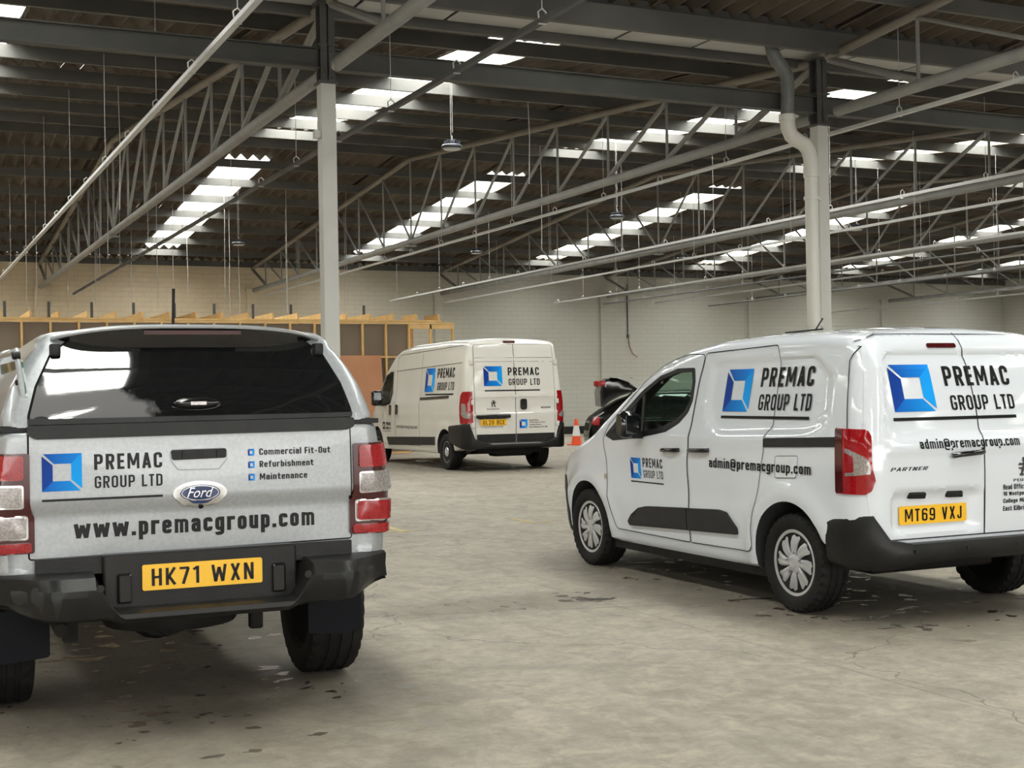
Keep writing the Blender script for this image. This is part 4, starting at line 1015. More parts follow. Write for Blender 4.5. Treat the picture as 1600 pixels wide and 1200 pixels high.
# ================================================================== small white van
def small_van():
    V = tag(empty('small_van', (6.1472, 6.9851, 0), 1.5597), 'small white van on the right with black side strips, yellow MT69 VXJ plate', 'van')
    HWd = .924
    side = lambda z: interp(z, [.2, .35, .6, .95, 1.1, 1.3, 1.5, 1.65, 1.8], [.93, .97, 1, 1, .985, .945, .90, .865, .82])
    tilt = lambda z: interp(z, [0, .95, 1.1, 1.3, 1.55, 1.75, 1.85], [0, 0, .01, .04, .10, .20, .27])
    zt = lambda x: interp(x, [-.74, -.6, -.2, .5, 1.0, 1.4, 1.7, 1.95, 2.2, 2.45, 2.65, 2.8, 3.0, 3.3, 3.5, 3.6, 3.66], [1.79, 1.805, 1.83, 1.84, 1.82, 1.775, 1.70, 1.585, 1.445, 1.30, 1.185, 1.12, 1.07, .98, .88, .80, .70])
    hw = lambda x: interp(x, [-.74, 2.5, 2.9, 3.2, 3.45, 3.6, 3.66], [HWd, HWd, .91, .87, .77, .64, .5])
    st = []
    R = .17
    xs = [-.74+R*(1-cos(pi/2*i/7)) for i in range(8)]
    x = xs[-1]
    while x < 3.62: x += .055; xs.append(min(x, 3.66))
    for x in xs:
        u = x+.74; d = R-sqrt(max(0, R*R-(R-u)**2)) if u < R else 0
        rc = interp(x, [-.74, 1.6, 2.2, 2.9, 3.66], [.13, .13, .10, .13, .16])
        zb = interp(x, [-.74, -.1, .37, 2.7, 3.66], [.47, .47, .24, .24, .22])
        st.append((x, hw(x)-d, zb, zt(x)-d*.55, rc, interp(x, [-.74, 2, 2.9, 3.66], [.035, .035, .05, .05])))
    recS = fillet([(1.015, 1.625), (-.20, 1.64), (-.37, 1.52), (-.39, 1.32), (-.30, 1.20), (-.16, 1.165), (.80, 1.135), (.95, 1.21), (1.02, 1.36)], .09)
    recB = fillet([(.70, 1.645), (-.70, 1.645), (-.79, 1.42), (-.79, 1.30), (-.67, 1.133), (.67, 1.133), (.79, 1.30), (.79, 1.42)], .10)
    recP = fillet([(.71, .80), (.02, .80), (.02, .57), (.71, .57)], .06)
    def rs(x, z, left):
        v = 0
        if .9 < z < 1.75 and -.5 < x < 1.2: v -= .020*sm(-.014, .016, sdf((x, z), recS))
        v += .010*math.exp(-((z-1.10)/.05)**2)*sm(-.5, .0, x)*(1-sm(2.0, 2.5, x))     # shoulder line
        for cx in (0, 2.785):                                                         # wheel arch swell
            d = math.hypot(x-cx, z-.33); v += .022*math.exp(-((d-.44)/.07)**2)
        v -= .016*math.exp(-((z-.68)/.16)**2)*sm(.5, .8, x)*(1-sm(2.0, 2.3, x))
        return v
    def rb(y, z):
        v = 0
        if 1.0 < z < 1.75: v += .026*sm(-.018, .018, sdf((y, z), recB))
        if .5 < z < .9: v += .032*sm(-.018, .018, sdf((y, z), recP))
        v -= .012*math.exp(-((z-1.06)/.035)**2)
        return v
    vs, fs = loft(st, side, tilt, relief_s=rs, relief_b=rb, nside=60, ncap=56)
    ws = [(-.69, 1.19), (.69, 1.19), (.60, 1.63), (-.60, 1.63)]
    cav = MB().prism([(1.15, .45), (2.60, .45), (2.62, 1.10), (2.38, 1.24), (1.85, 1.56), (1.6, 1.66), (1.15, 1.72)], 'y', -.76, .76)
    win = fillet([(2.36, 1.095, .02), (2.23, 1.085, .03), (1.86, 1.112), (1.585, 1.151, .1), (1.388, 1.209, .1), (1.282, 1.275, .06), (1.216, 1.362, .06), (1.225, 1.50, .05), (1.26, 1.585, .03), (1.46, 1.58, .08), (1.70, 1.53, .1), (1.90, 1.43, .1)], .05)
    cut = arch_cut(0, .33, .385, 1.2, .60)+arch_cut(2.785, .33, .375, 1.2, .60)
    cut += [cav, MB().prism(win, 'y', -1.2, 1.2), MB().prism(ws, 'x', 1.78, 3.2)]
    body, K = body_obj('body', V, vs, fs, ['white', 'interior'], cut)
    # doors
    frontdoor = fillet([(1.205, .34), (1.20, .87), (1.17, 1.19), (1.15, 1.51), (1.115, 1.69, .03), (1.34, 1.70), (1.58, 1.665), (1.75, 1.61), (1.92, 1.51), (2.40, 1.165, .02), (2.47, 1.05, .05), (2.40, .90), (2.38, .60), (2.28, .35, .06)], .03)
    slide = fillet([(1.195, .34), (1.19, .87), (1.16, 1.19), (1.14, 1.51), (1.105, 1.70, .03), (.25, 1.725, .04), (.215, 1.64), (.205, 1.20, .03), (.25, 1.125, .03), (.255, 1.03), (.33, .70), (.40, .50), (.41, .35, .07)], .02)
    winout = [(a, b) for a, b in win]
    def grow(poly, g):
        c = Vector((sum(p[0] for p in poly)/len(poly), sum(p[1] for p in poly)/len(poly))); out = []
        n = len(poly)
        ar = sum(poly[i-1][0]*poly[i][1]-poly[i][0]*poly[i-1][1] for i in range(n)); s_ = 1 if ar > 0 else -1
        for i in range(n):
            a = Vector(poly[i-1]); b = Vector(poly[(i+1) % n]); d = (b-a)
            if d.length < 1e-9: out.append(poly[i]); continue
            d.normalize(); out.append((poly[i][0]+d.y*g*s_, poly[i][1]-d.x*g*s_))
        return out
    frame_out = fillet([(2.435, 1.085, .01), (2.30, 1.048, .03), (1.88, 1.080), (1.50, 1.13, .1), (1.34, 1.195, .08), (1.235, 1.275, .06), (1.195, 1.36, .05), (1.20, 1.50, .05), (1.235, 1.60, .03), (1.47, 1.600, .06), (1.70, 1.55, .08), (1.93, 1.445), (2.25, 1.23)], .04)
    for sd in ('L', 'R'):
        nm = 'front_door' if sd == 'L' else 'front_door'
        K.strip('door_gap', 'black_soft', V, sd, frontdoor, .006, .0062, closed=True)
        dr = K.fit('front_door', 'white', V, sd, frontdoor, [win], off=.0035, th=.006, res=.045)
        fr = K.fit('window_frame', 'black', dr, sd, frame_out, [grow(win, -.012)], off=.0065, th=.012, res=.04)
        K.fit('window_glass', 'glass', dr, sd, grow(win, .012), off=-.006, th=0, res=.09)
        K.fit('quarter_divider', 'black', dr, sd, [(1.925, 1.40), (1.895, 1.425), (1.84, 1.10), (1.87, 1.10)], off=.004, th=.012)
        K.fit('door_corner_cover', 'black', dr, sd, [(2.36, 1.10), (2.05, 1.10), (2.0, 1.34)], off=.003, th=.006)
        K.strip('door_gap', 'black_soft', V, sd, slide, .006, .0062, closed=True)
        sl = K.fit('sliding_door', 'white', V, sd, slide, off=.0035, th=.006, res=.024 if sd == 'L' else .06)
        # handles with pressed cups
        for par, a0, a1, z in ((dr, 1.53, 1.29, 1.0), (sl, 1.155, .90, 1.01)):
            c = (a0+a1)/2
            K.fit('handle_cup', 'white', par, sd, catmull([(c+.06*cos(2*pi*i/12), z+.055*sin(2*pi*i/12)) for i in range(12)], 2), off=.0045, th=.003, res=.03, relief=lambda a, b, c=c, z=z: .0)
            sg = 1 if sd == 'L' else -1
            l, nn = K.hit(sd, c, z); y = l.y+sg*.035
            h = MB().path([(a0, y-sg*.02, z-.006), (a0-.04, y, z-.002), (c, y+sg*.006, z), (a1+.04, y, z+.002), (a1, y-sg*.02, z+.004)], .016, 10)
            h.obj('handle', 'black_gloss', par, 40)
        K.fit('side_moulding', 'cladding', dr, sd, fillet([(2.085, .425, .02), (2.023, .482, .04), (1.905, .541, .04), (1.79, .561, .05), (1.212, .588, .0), (1.218, .428, .0), (2.056, .396, .02)], .03), off=.022, th=.024, res=.04)
        K.fit('side_moulding', 'cladding', sl, sd, fillet([(1.200, .588, .0), (.80, .605, .03), (.70, .594, .03), (.580, .495, .03), (.575, .452, .015), (1.204, .428, .0)], .03), off=.022, th=.024, res=.04)
        K.fit('slider_rail', 'cladding', V, sd, fillet([(.256, 1.113), (-.525, 1.138), (-.535, 1.078), (.256, 1.055)], .012), off=.006, th=.012)
        K.fit('front_side_bumper', 'cladding', V, sd, fillet([(3.20, .23), (3.32, .23), (3.60, .23), (3.60, .72), (3.36, .72), (3.22, .60), (3.17, .42)], .04), off=.008, th=.02)
    K.fit('fuel_flap', 'white', V, 'L', fillet([(.125, 1.00), (-.12, 1.01), (-.10, .87), (.12, .86)], .02), off=.0045, th=.006)
    K.strip('flap_gap', 'inkgrey', V, 'L', fillet([(.125, 1.00), (-.12, 1.01), (-.10, .87), (.12, .86)], .02), .004, .0052, closed=True)
    K.fit('side_repeater', 'chrome', V, 'L', catmull([(2.42+.022*cos(2*pi*i/8), .758+.022*sin(2*pi*i/8)) for i in range(8)], 2), off=.006, th=.008, res=.02)
    K.fit('windscreen', 'glass', V, 'F', fillet([(-.70, 1.18), (.70, 1.18), (.61, 1.64), (-.61, 1.64)], .05), off=-.004, th=0, res=.08)
    # rear doors
    tlL = fillet([(-.30, .80), (-.30, 1.19), (-.105, 1.183, .04), (-.085, 1.14), (-.082, .98), (-.066, .88), (-.085, .82, .03), (-.12, .797, .03)], .01)
    rd1 = fillet([(.004, .52), (.004, 1.765, .01), (.60, 1.752, .12), (.752, 1.69, .04), (.80, 1.45), (.83, 1.30), (.858, 1.15, .0), (.862, .80, .0), (.85, .655), (.80, .52, .02)], .02)
    for s_, nm in ((1, 'a'), (-1, 'b')):
        pl = [(a*s_, b) for a, b in rd1]
        d = K.fit('rear_door', 'white', V, 'B', pl, off=.0035, th=.006, res=.022)
        if s_ == 1: rdoor = d
        else: rdoor2 = d
        sd = 'BL' if s_ == 1 else 'BR'
        t = K.fit('tail_light', 'red', V, sd, tlL, off=.012, th=.022, res=.03)
        K.fit('lamp_body', 'reddark', t, sd, fillet([(-.30, .805), (-.30, 1.185), (-.255, 1.185), (-.25, 1.0), (-.25, .805)], .004), off=.0135, th=.004, res=.03)
        K.fit('clear_lens', 'clear', t, sd, fillet([(-.235, 1.075), (-.12, 1.02, .01), (-.095, .985), (-.09, .92), (-.235, .905), (-.235, .925), (-.185, .93), (-.185, 1.02), (-.235, 1.045)], .008), off=.0145, th=.005, res=.03)
        K.fit('corner_seam', 'black_soft', V, sd, [(-.303, .795), (-.303, 1.195), (-.297, 1.195), (-.297, .795)], off=.001, th=0, res=.05)
    K.strip('door_gap', 'black_soft', V, 'B', [(0, 1.77), (0, .52)], .007, .0065); K.strip('door_gap', 'black_soft', V, 'B', [(.80, .522), (-.80, .522)], .007, .0065); K.strip('door_gap', 'inkgrey', V, 'B', [(.76, 1.715), (.60, 1.76), (-.60, 1.76), (-.76, 1.715)], .005, .0065)
    for xx in (1,): 
        K.strip('corner_gap', 'black_soft', V, 'L', [(-.572, 1.19), (-.545, 1.34), (-.505, 1.60), (-.545, 1.725)], .007, .0065)
        K.strip('corner_gap', 'black_soft', V, 'R', [(-.572, 1.19), (-.545, 1.34), (-.505, 1.60), (-.545, 1.725)], .007, .0065)
    K.fit('high_brake_light', 'reddark', rdoor, 'B', fillet([(.275, 1.699), (.045, 1.699), (.048, 1.672), (.278, 1.672)], .012), off=.012, th=.012)
    l, nn = K.hit('B', .14, 1.02)
    K.fit('handle_cup', 'white', rdoor, 'B', catmull([(.14+.07*cos(2*pi*i/12), 1.02+.055*sin(2*pi*i/12)) for i in range(12)], 2), off=.0045, th=.003, res=.03)
    MB().path([(l.x-.015, .262, 1.012), (l.x-.035, .22, 1.018), (l.x-.04, .14, 1.022), (l.x-.035, .06, 1.026), (l.x-.015, .018, 1.028)], .017, 10).obj('handle', 'black_gloss', rdoor, 40)
    K.fit('lamp_cowl', 'black', rdoor, 'B', fillet([(.572, .802), (.448, .80), (.45, .758), (.578, .762)], .008), off=.018, th=.03)
    K.fit('lamp_cowl', 'black', rdoor, 'B', fillet([(.282, .798), (.158, .796), (.158, .755), (.288, .758)], .008), off=.018, th=.03)
    plate(rdoor, 'MT69 VXJ', -.728, .385, .662)
    # decals
    logo(K, V, 'L', .82, .512, 1.285, 1.575, off=.0075)
    lettering(K, V, 'PREMAC', 'L', .408, -.162, 1.447, 1.580, space=.15, off=.0075)
    lettering(K, V, 'GROUP LTD', 'L', .400, -.170, 1.292, 1.401, off=.0075, bold=.145, space=.14)
    bar(K, V, 'L', .827, -.170, 1.237, 1.256, off=.0075)
    lettering(K, V, 'admin@premacgroup.com', 'L', .90, -.255, .880, .965, off=.0075)
    logo(K, V, 'L', 2.022, 1.862, .765, .925)
    lettering(K, V, 'PREMAC', 'L', 1.832, 1.54, .855, .928, space=.15)
    lettering(K, V, 'GROUP LTD', 'L', 1.83, 1.54, .775, .835, bold=.145, space=.14)
    bar(K, V, 'L', 2.03, 1.54, .735, .746)
    logo(K, V, 'B', .626, .308, 1.283, 1.568, off=.0068)
    lettering(K, V, 'PREMAC', 'B', .208, -.325, 1.432, 1.559, off=.0068, space=.15)
    lettering(K, V, 'GROUP LTD', 'B', .192, -.325, 1.283, 1.377, off=.0068, bold=.145, space=.14)
    bar(K, V, 'B', .645, -.325, 1.228, 1.248, off=.0068)
    lettering(K, V, 'admin@premacgroup.com', 'B', .500, -.290, 1.045, 1.115, off=.0068)
    lettering(K, V, 'PARTNER', 'B', .722, .44, .931, .954, m='inkgrey', name='badge_lettering', shear=.2)
    lion(K, V, 'B', -.275, -.395, .865, .985)
    lettering(K, V, 'PEUGEOT', 'B', -.235, -.430, .832, .850, m='inkgrey', name='badge_lettering')
    for i, t in enumerate(('Head Office', '10 Westgarth Place', 'College Milton', 'East Kilbride G74 5NT')):
        wds = (.185, .315, .24, .36)[i]; z1 = .818-.0445*i
        lettering(K, V, t, 'B', -.150, -.150-wds, z1-.033, z1, off=.0065)
    # bumper
    pth = [(-.40, .905), (-.50, .905), (-.58, .90), (-.66, .875), (-.72, .83), (-.765, .75), (-.785, .60), (-.79, .3), (-.79, 0)]
    pth = pth+[(x, -y) for x, y in pth[:-1]][::-1]
    tops = [.645, .65, .665, .672, .675, .53, .50, .50, .50]; tops = tops+tops[:-1][::-1]
    bots = [.36, .34, .335, .335, .34, .345, .36, .37, .37]; bots = bots+bots[:-1][::-1]
    lo_ = []
    def pf(i, n):
        t, b = tops[i], bots[i]; return [(-.10, b+.02), (-.06, b), (.0, b+.005), (.025, b+.04), (.035, (t+b)/2), (.030, t-.03), (.018, t-.004), (-.02, t), (-.10, t)]
    dense = []; 
    sweep(pth, pf).obj('rear_bumper', 'bumper', V, 50)
    MB().path([(-.745, y, .415) for y in (.72, .3, -.3, -.72)], .010, 6).obj('bumper_crease', 'black', V)
    for y in (.60, .2, -.2, -.60): MB().lathe([(.013, -.003), (.013, .0), (.010, .002)], (-.826, y, .455), 'x', 12).obj('parking_sensor', 'black', V)
    l, nn = K.hit('R', 2.2, 1.2)
    for s_ in (1, -1):
        mr = empty('door_mirror', (1.86, s_*.94, 1.085), 0, V)
        rings = []
        for t, (sx, sz) in ((0, (.05, .075)), (.3, (.085, .10)), (.75, (.085, .105)), (1, (.055, .085))):
            rings.append([( .0+sx*cos(2*pi*i/16)*(.8), s_*(.0+.17*t), .10+sz*(abs(sin(2*pi*i/16))**.8)*(1 if sin(2*pi*i/16) > 0 else -1)) for i in range(16)])
        MB().rings(rings).obj('mirror_shell', 'black_gloss', mr, 50)
        MB().box(-.070, -.062, min(s_*.03, s_*.145), max(s_*.03, s_*.145), .03, .17, bev=.003).obj('mirror_glass', 'privacy', mr)
        MB().box(-.04, .05, -.04 if s_ > 0 else -.06, .06 if s_ > 0 else .04, -.01, .05, bev=.01).obj('mirror_arm', 'black', mr)
    MB().path([(.93, .0, 1.82), (.80, 0, 1.94)], .006, 8).obj('aerial', 'black', V)
    MB().path([(.4, .62, 1.815), (.0, .62, 1.82)], .006, 6).obj('roof_plug', 'black', V)
    for x, s_ in ((0, 1), (0, -1), (2.785, 1), (2.785, -1)): wheel(V, x, s_*.79, .320, .215, .212, 'trim', s_)
    MB().tube((0, -.7, .30), (0, .7, .30), .045, 12).obj('rear_axle', 'under', V, 40)
    MB().box(-.30, 3.3, -.50, .50, .25, .34, bev=.02).box(.3, 2.4, -.86, .86, .19, .26).obj('underbody', 'under', V)
    MB().box(-.55, -.15, -.50, -.10, .33, .44, bev=.04).obj('silencer', 'under', V)
    # cab
    MB().box(2.25, 2.60, -.74, .74, .80, 1.08, bev=.06).obj('dashboard', 'interior', V, 40)
    seat(V, 1.62, .38, .52); seat(V, 1.62, -.38, .52); steering(V, 2.12, -.38, 1.02)
small_van()

# ================================================================== tall van
def tall_van():
    V = tag(empty('tall_van', (10.6578, 23.5059, 0), 1.5584), 'tall off-white panel van in the middle distance with yellow GL20 BCE plate', 'van')
    HWd = 1.025
    side = lambda z: interp(z, [.2, .5, .8, 1.2, 1.4, 1.9, 2.3, 2.55], [.95, .985, 1, 1, .985, .93, .875, .85])
    tilt = lambda z: interp(z, [0, 1.3, 1.9, 2.3, 2.5], [0, 0, .04, .08, .12])
    zt = lambda x: interp(x, [-1.0, -.8, 0, 2.0, 2.7, 3.05, 3.47, 3.73, 4.05, 4.3, 4.6, 4.8, 4.95], [2.45, 2.48, 2.51, 2.50, 2.44, 2.34, 2.04, 1.76, 1.45, 1.25, 1.12, 1.0, .80])
    hw = lambda x: interp(x, [-1, 3.6, 4.2, 4.6, 4.85, 4.95], [HWd, HWd, 1.0, .94, .78, .6])
    R = .12; xs = [-1.0+R*(1-cos(pi/2*i/5)) for i in range(6)]; x = xs[-1]
    while x < 4.9: x += .08; xs.append(min(x, 4.95))
    st = []
    for x in xs:
        u = x+1.0; d = R-sqrt(max(0, R*R-(R-u)**2)) if u < R else 0
        st.append((x, hw(x)-d, interp(x, [-1, -.6, 0, 4.4, 4.95], [.50, .40, .30, .30, .26]), zt(x)-d*.6, interp(x, [-1, 2.5, 3.6, 4.95], [.11, .12, .12, .16]), .05))
    panU = fillet([(2.86, 1.935), (-.72, 2.01), (-.72, 1.38), (2.80, 1.30)], .05)
    def rs(x, z, left):
        v = 0
        if 1.2 < z < 2.1: v -= .012*sm(-.01, .03, sdf((x, z), panU))
        v += .010*math.exp(-((z-1.04)/.05)**2)+.008*math.exp(-((z-2.34)/.03)**2)
        for cx in (0, 4.035):
            d = math.hypot(x-cx, z-.34); v += .025*math.exp(-((d-.50)/.07)**2)
        return v
    def rb(y, z):
        v = -.016*math.exp(-((z-1.375)/.03)**2)-.016*math.exp(-((z-1.07)/.025)**2)+.012*sm(1.07, 1.10, z)*(1-sm(1.35, 1.38, z))-.008*math.exp(-((z-2.06)/.03)**2)
        if .8 < z < 1.1: v += .02*sm(-.02, .02, sdf((y, z), rect(.15, .80, .80, 1.0)))
        return v
    vs, fs = loft(st, side, tilt, relief_s=rs, relief_b=rb, nside=36, ncap=30)
    cav = MB().prism([(2.85, .6), (3.95, .6), (4.0, 1.22), (3.75, 1.55), (3.42, 1.92), (3.05, 2.10), (2.85, 2.15)], 'y', -.86, .86)
    win = fillet([(3.60, 1.24, .03), (3.13, 1.285, .08), (3.02, 1.47, .08), (3.06, 1.90, .03), (3.20, 1.91, .04), (3.42, 1.84, .06), (3.68, 1.54)], .04)
    cut = arch_cut(0, .34, .44, 1.3, .70)+arch_cut(4.035, .34, .43, 1.3, .70)+[cav, MB().prism(win, 'y', -1.3, 1.3), MB().prism([(-.82, 1.34), (.82, 1.34), (.72, 2.04), (-.72, 2.04)], 'x', 3.35, 4.6)]
    body, K = body_obj('body', V, vs, fs, ['cream', 'interior'], cut)
    fd = fillet([(2.86, .42), (2.87, 1.0), (2.91, 1.27), (2.97, 1.90), (3.00, 1.97, .03), (3.22, 1.975), (3.46, 1.90, .05), (3.78, 1.54), (3.90, 1.24), (3.86, 1.0), (3.62, .80), (3.53, .42, .05)], .03)
    frm = fillet([(3.70, 1.205, .02), (3.12, 1.255, .06), (2.985, 1.47, .06), (3.03, 1.935, .03), (3.21, 1.94, .04), (3.45, 1.87, .06), (3.76, 1.52)], .03)
    for sd in ('L', 'R'):
        K.strip('door_gap', 'black_soft', V, sd, fd, .010, .002, closed=True)
        d = K.fit('front_door', 'cream', V, sd, fd, [win], off=.004, th=.006, res=.07)
        K.fit('window_frame', 'black', d, sd, frm, [win], off=.008, th=.014, res=.06)
        K.fit('window_glass', 'glass', d, sd, win, off=-.006, th=0, res=.1)
        K.fit('handle', 'black_gloss', d, sd, fillet(rect(3.155, 3.03, 1.03, 1.235), .05), off=.02, th=.03)
        K.fit('side_handle', 'black_gloss', V, sd, fillet(rect(2.76, 2.63, 1.035, 1.24), .05), off=.02, th=.03)
        K.fit('side_moulding', 'cladding', V, sd, fillet([(3.37, .56), (.53, .62), (.54, .46), (3.29, .39)], .01), off=.015, th=.02)
        K.fit('slider_rail', 'inkgrey', V, sd, fillet([(1.36, 1.383), (-.18, 1.412), (-.185, 1.362), (1.36, 1.33)], .01), off=.012, th=.014)
        K.strip('roof_gutter_line', 'inkgrey', V, sd, [(2.85, 2.20), (2.70, 2.27), (-.70, 2.345)], .010, .002)
        K.strip('panel_line', 'inkgrey', V, sd, [(2.87, 1.94), (-.72, 2.02)], .010, .002)
        K.strip('door_gap', 'inkgrey', V, sd, [(1.38, 2.30), (1.37, 1.40), (1.40, .42)], .007, .002)
        K.strip('door_gap', 'inkgrey', V, sd, [(2.82, 2.25), (2.80, 1.30), (2.79, .42), (1.40, .42)], .007, .002)
        K.fit('front_side_bumper', 'cladding', V, sd, fillet([(4.50, .28), (4.92, .28), (4.92, .70), (4.62, .70), (4.52, .5)], .03), off=.01, th=.02)
    K.fit('windscreen', 'glass', V, 'F', [(-.83, 1.33), (.83, 1.33), (.73, 2.05), (-.73, 2.05)], off=-.004, th=0, res=.12)
    for s_ in (1, -1):
        pl = fillet([(s_*.006+.05, .52), (s_*.006+.05, 2.35), (.05+s_*.80, 2.345, .05), (.05+s_*.82, 1.5), (.05+s_*.80, .52)], .01)
        pl = [(a-.05, b) for a, b in pl]
        K.strip('door_gap', 'black_soft', V, 'B', pl, .016, .002, closed=True)
        d = K.fit('rear_door', 'cream', V, 'B', pl, off=.005, th=.008, res=.05)
        K.fit('door_cladding', 'black', d, 'B', rect(s_*.012, s_*.79, .525, .685) if s_ > 0 else rect(-.79, -.012, .525, .685), off=.014, th=.014, res=.08)
        K.strip('window_press', 'inkgrey', d, 'B', [(s_*.03, 2.10), (s_*.79, 2.10)], .008, .0062)
        K.strip('window_press', 'inkgrey', d, 'B', [(s_*.03, 2.03), (s_*.79, 2.03)], .006, .0062)
        if s_ > 0: D1 = d
        else: D2 = d
        sd = 'BL' if s_ > 0 else 'BR'
        tl = fillet([(-.16, .885), (-.18, 1.20), (-.15, 1.40), (-.09, 1.475, .01), (.085, 1.48, .01), (.10, .89, .01)], .03)
        t = K.fit('tail_light', 'red', V, sd, tl, off=.015, th=.02, res=.05)
        K.fit('clear_lens', 'clear', t, sd, fillet([(-.11, 1.27), (-.02, 1.25), (.0, 1.11), (.085, 1.02), (.05, .98), (-.05, 1.0), (-.11, 1.06)], .02), off=.018, th=.005, res=.04)
        for z in (2.02, 1.28, .86): 
            l, nn = K.hit('B', s_*.865, z); MB().box(-.03, .02, -.03, .03, -.045, .045, bev=.008).obj('door_hinge', 'cream', V, 30, loc=(l.x, l.y, l.z))
    K.fit('high_brake_light', 'reddark', V, 'B', fillet(rect(.20, -.05, 2.375, 2.415), .012), off=.012, th=.014)
    K.fit('lamp_bar', 'cladding', D1, 'B', fillet([(.80, 1.045), (.12, 1.05), (.12, .99), (.795, .985)], .01), off=.05, th=.05)
    K.fit('handle', 'black_gloss', D2, 'B', fillet(rect(-.095, -.225, 1.13, 1.335), .05), off=.03, th=.03)
    plate(D1, 'GL20 BCE', -1.036, .46, .905)
    logo(K, V, 'B', .628, .255, 1.575, 1.943, off=.008)
    lettering(K, V, 'PREMAC', 'B', .138, -.508, 1.765, 1.92, off=.007, space=.15)
    lettering(K, V, 'GROUP LTD', 'B', .13, -.514, 1.584, 1.707, off=.007, bold=.145, space=.14)
    bar(K, V, 'B', .619, -.512, 1.478, 1.503, off=.007)
    logo(K, V, 'B', -.072, -.236, .783, .946, off=.007)
    for i, t in enumerate(('Head Office', '10 Westgarth Place', 'College Milton', 'East Kilbride G74 5NT')):
        lettering(K, V, t, 'B', -.272, -.272-(.19, .33, .25, .38)[i], .915-.043*i, .943-.043*i, off=.007)
    lion(K, V, 'B', .505, .395, 1.19, 1.315, off=.008)
    lettering(K, V, 'PEUGEOT', 'B', .58, .33, 1.138, 1.16, m='inkgrey', name='badge_lettering', off=.007)
    lettering(K, V, 'BOXER', 'B', -.53, -.722, 1.146, 1.180, m='inkgrey', name='badge_lettering', off=.007)
    logo(K, V, 'L', 1.14, .645, 1.49, 1.953)
    lettering(K, V, 'PREMAC', 'L', .51, -.375, 1.75, 1.945, space=.15)
    lettering(K, V, 'GROUP LTD', 'L', .47, -.39, 1.515, 1.67, bold=.145, space=.14)
    bar(K, V, 'L', 1.088, -.395, 1.425, 1.453)
    logo(K, V, 'L', 3.60, 3.448, .72, .875, off=.007, inkonly=True)
    lettering(K, V, 'PREMAC', 'L', 3.385, 3.085, .80, .874, off=.007); lettering(K, V, 'GROUP LTD', 'L', 3.385, 3.09, .717, .775, off=.007, bold=.145, space=.14)
    bar(K, V, 'L', 3.605, 3.09, .676, .684, off=.007)
    lettering(K, V, 'admin@premacgroup.com', 'L', 2.73, 1.49, .745, .825, m='inkgrey', bold=.10)
    # bumper corners and step
    pth = [(-.27, 1.02), (-.55, 1.02), (-.82, 1.015), (-.95, .985), (-1.01, .93), (-1.03, .84), (-1.035, .5), (-1.035, 0)]
    pth = pth+[(x, -y) for x, y in pth[:-1]][::-1]
    tops = [.84, .86, .875, .885, .89, .60, .50, .50]; tops = tops+tops[:-1][::-1]; bots = [.55, .47, .43, .41, .41, .41, .42, .42]; bots = bots+bots[:-1][::-1]
    sweep(pth, lambda i, n: [(-.10, bots[i]), (.02, bots[i]), (.04, bots[i]+.03), (.045, tops[i]-.03), (.03, tops[i]), (-.10, tops[i])]).obj('rear_bumper', 'bumper', V, 50)
    for s_ in (1, -1): MB().lathe([(.022, -.004), (.022, .0), (.01, .002)], (-1.052, s_*.86, .60), 'x', 12).obj('reflector', 'red', V)
    for s_ in (1, -1):
        mr = empty('door_mirror', (3.42, s_*1.06, 1.22), 0, V)
        MB().box(-.07, .07, -.0+(.05 if s_ > 0 else -.27), .27 if s_ > 0 else -.05, -.0, .32, bev=.04).obj('mirror_shell', 'black_gloss', mr, 50)
        MB().box(-.076, -.068, (.08 if s_ > 0 else -.24), .24 if s_ > 0 else -.08, .12, .28, bev=.003).obj('mirror_glass', 'lens_dark', mr)
        MB().box(-.04, .06, -.06, .08, .0, .06, bev=.01).obj('mirror_arm', 'black', mr)
    for x, s_ in ((0, 1), (0, -1), (4.035, 1), (4.035, -1)): wheel(V, x, s_*.90, .345, .225, .205, 'steel', s_)
    MB().tube((0, -.8, .33), (0, .8, .33), .05, 12).obj('rear_axle', 'under', V, 40)
    MB().box(-.85, 4.3, -.6, .6, .32, .42).box(-.80, -.45, -.45, .35, .26, .40, bev=.05).obj('underbody', 'under', V)
    MB().box(3.55, 4.0, -.85, .85, .90, 1.22, bev=.06).obj('dashboard', 'interior', V, 40)
    for y in (.5, .0, -.5): seat(V, 3.22, y, .72)
    steering(V, 3.55, -.5, 1.15)
tall_van()

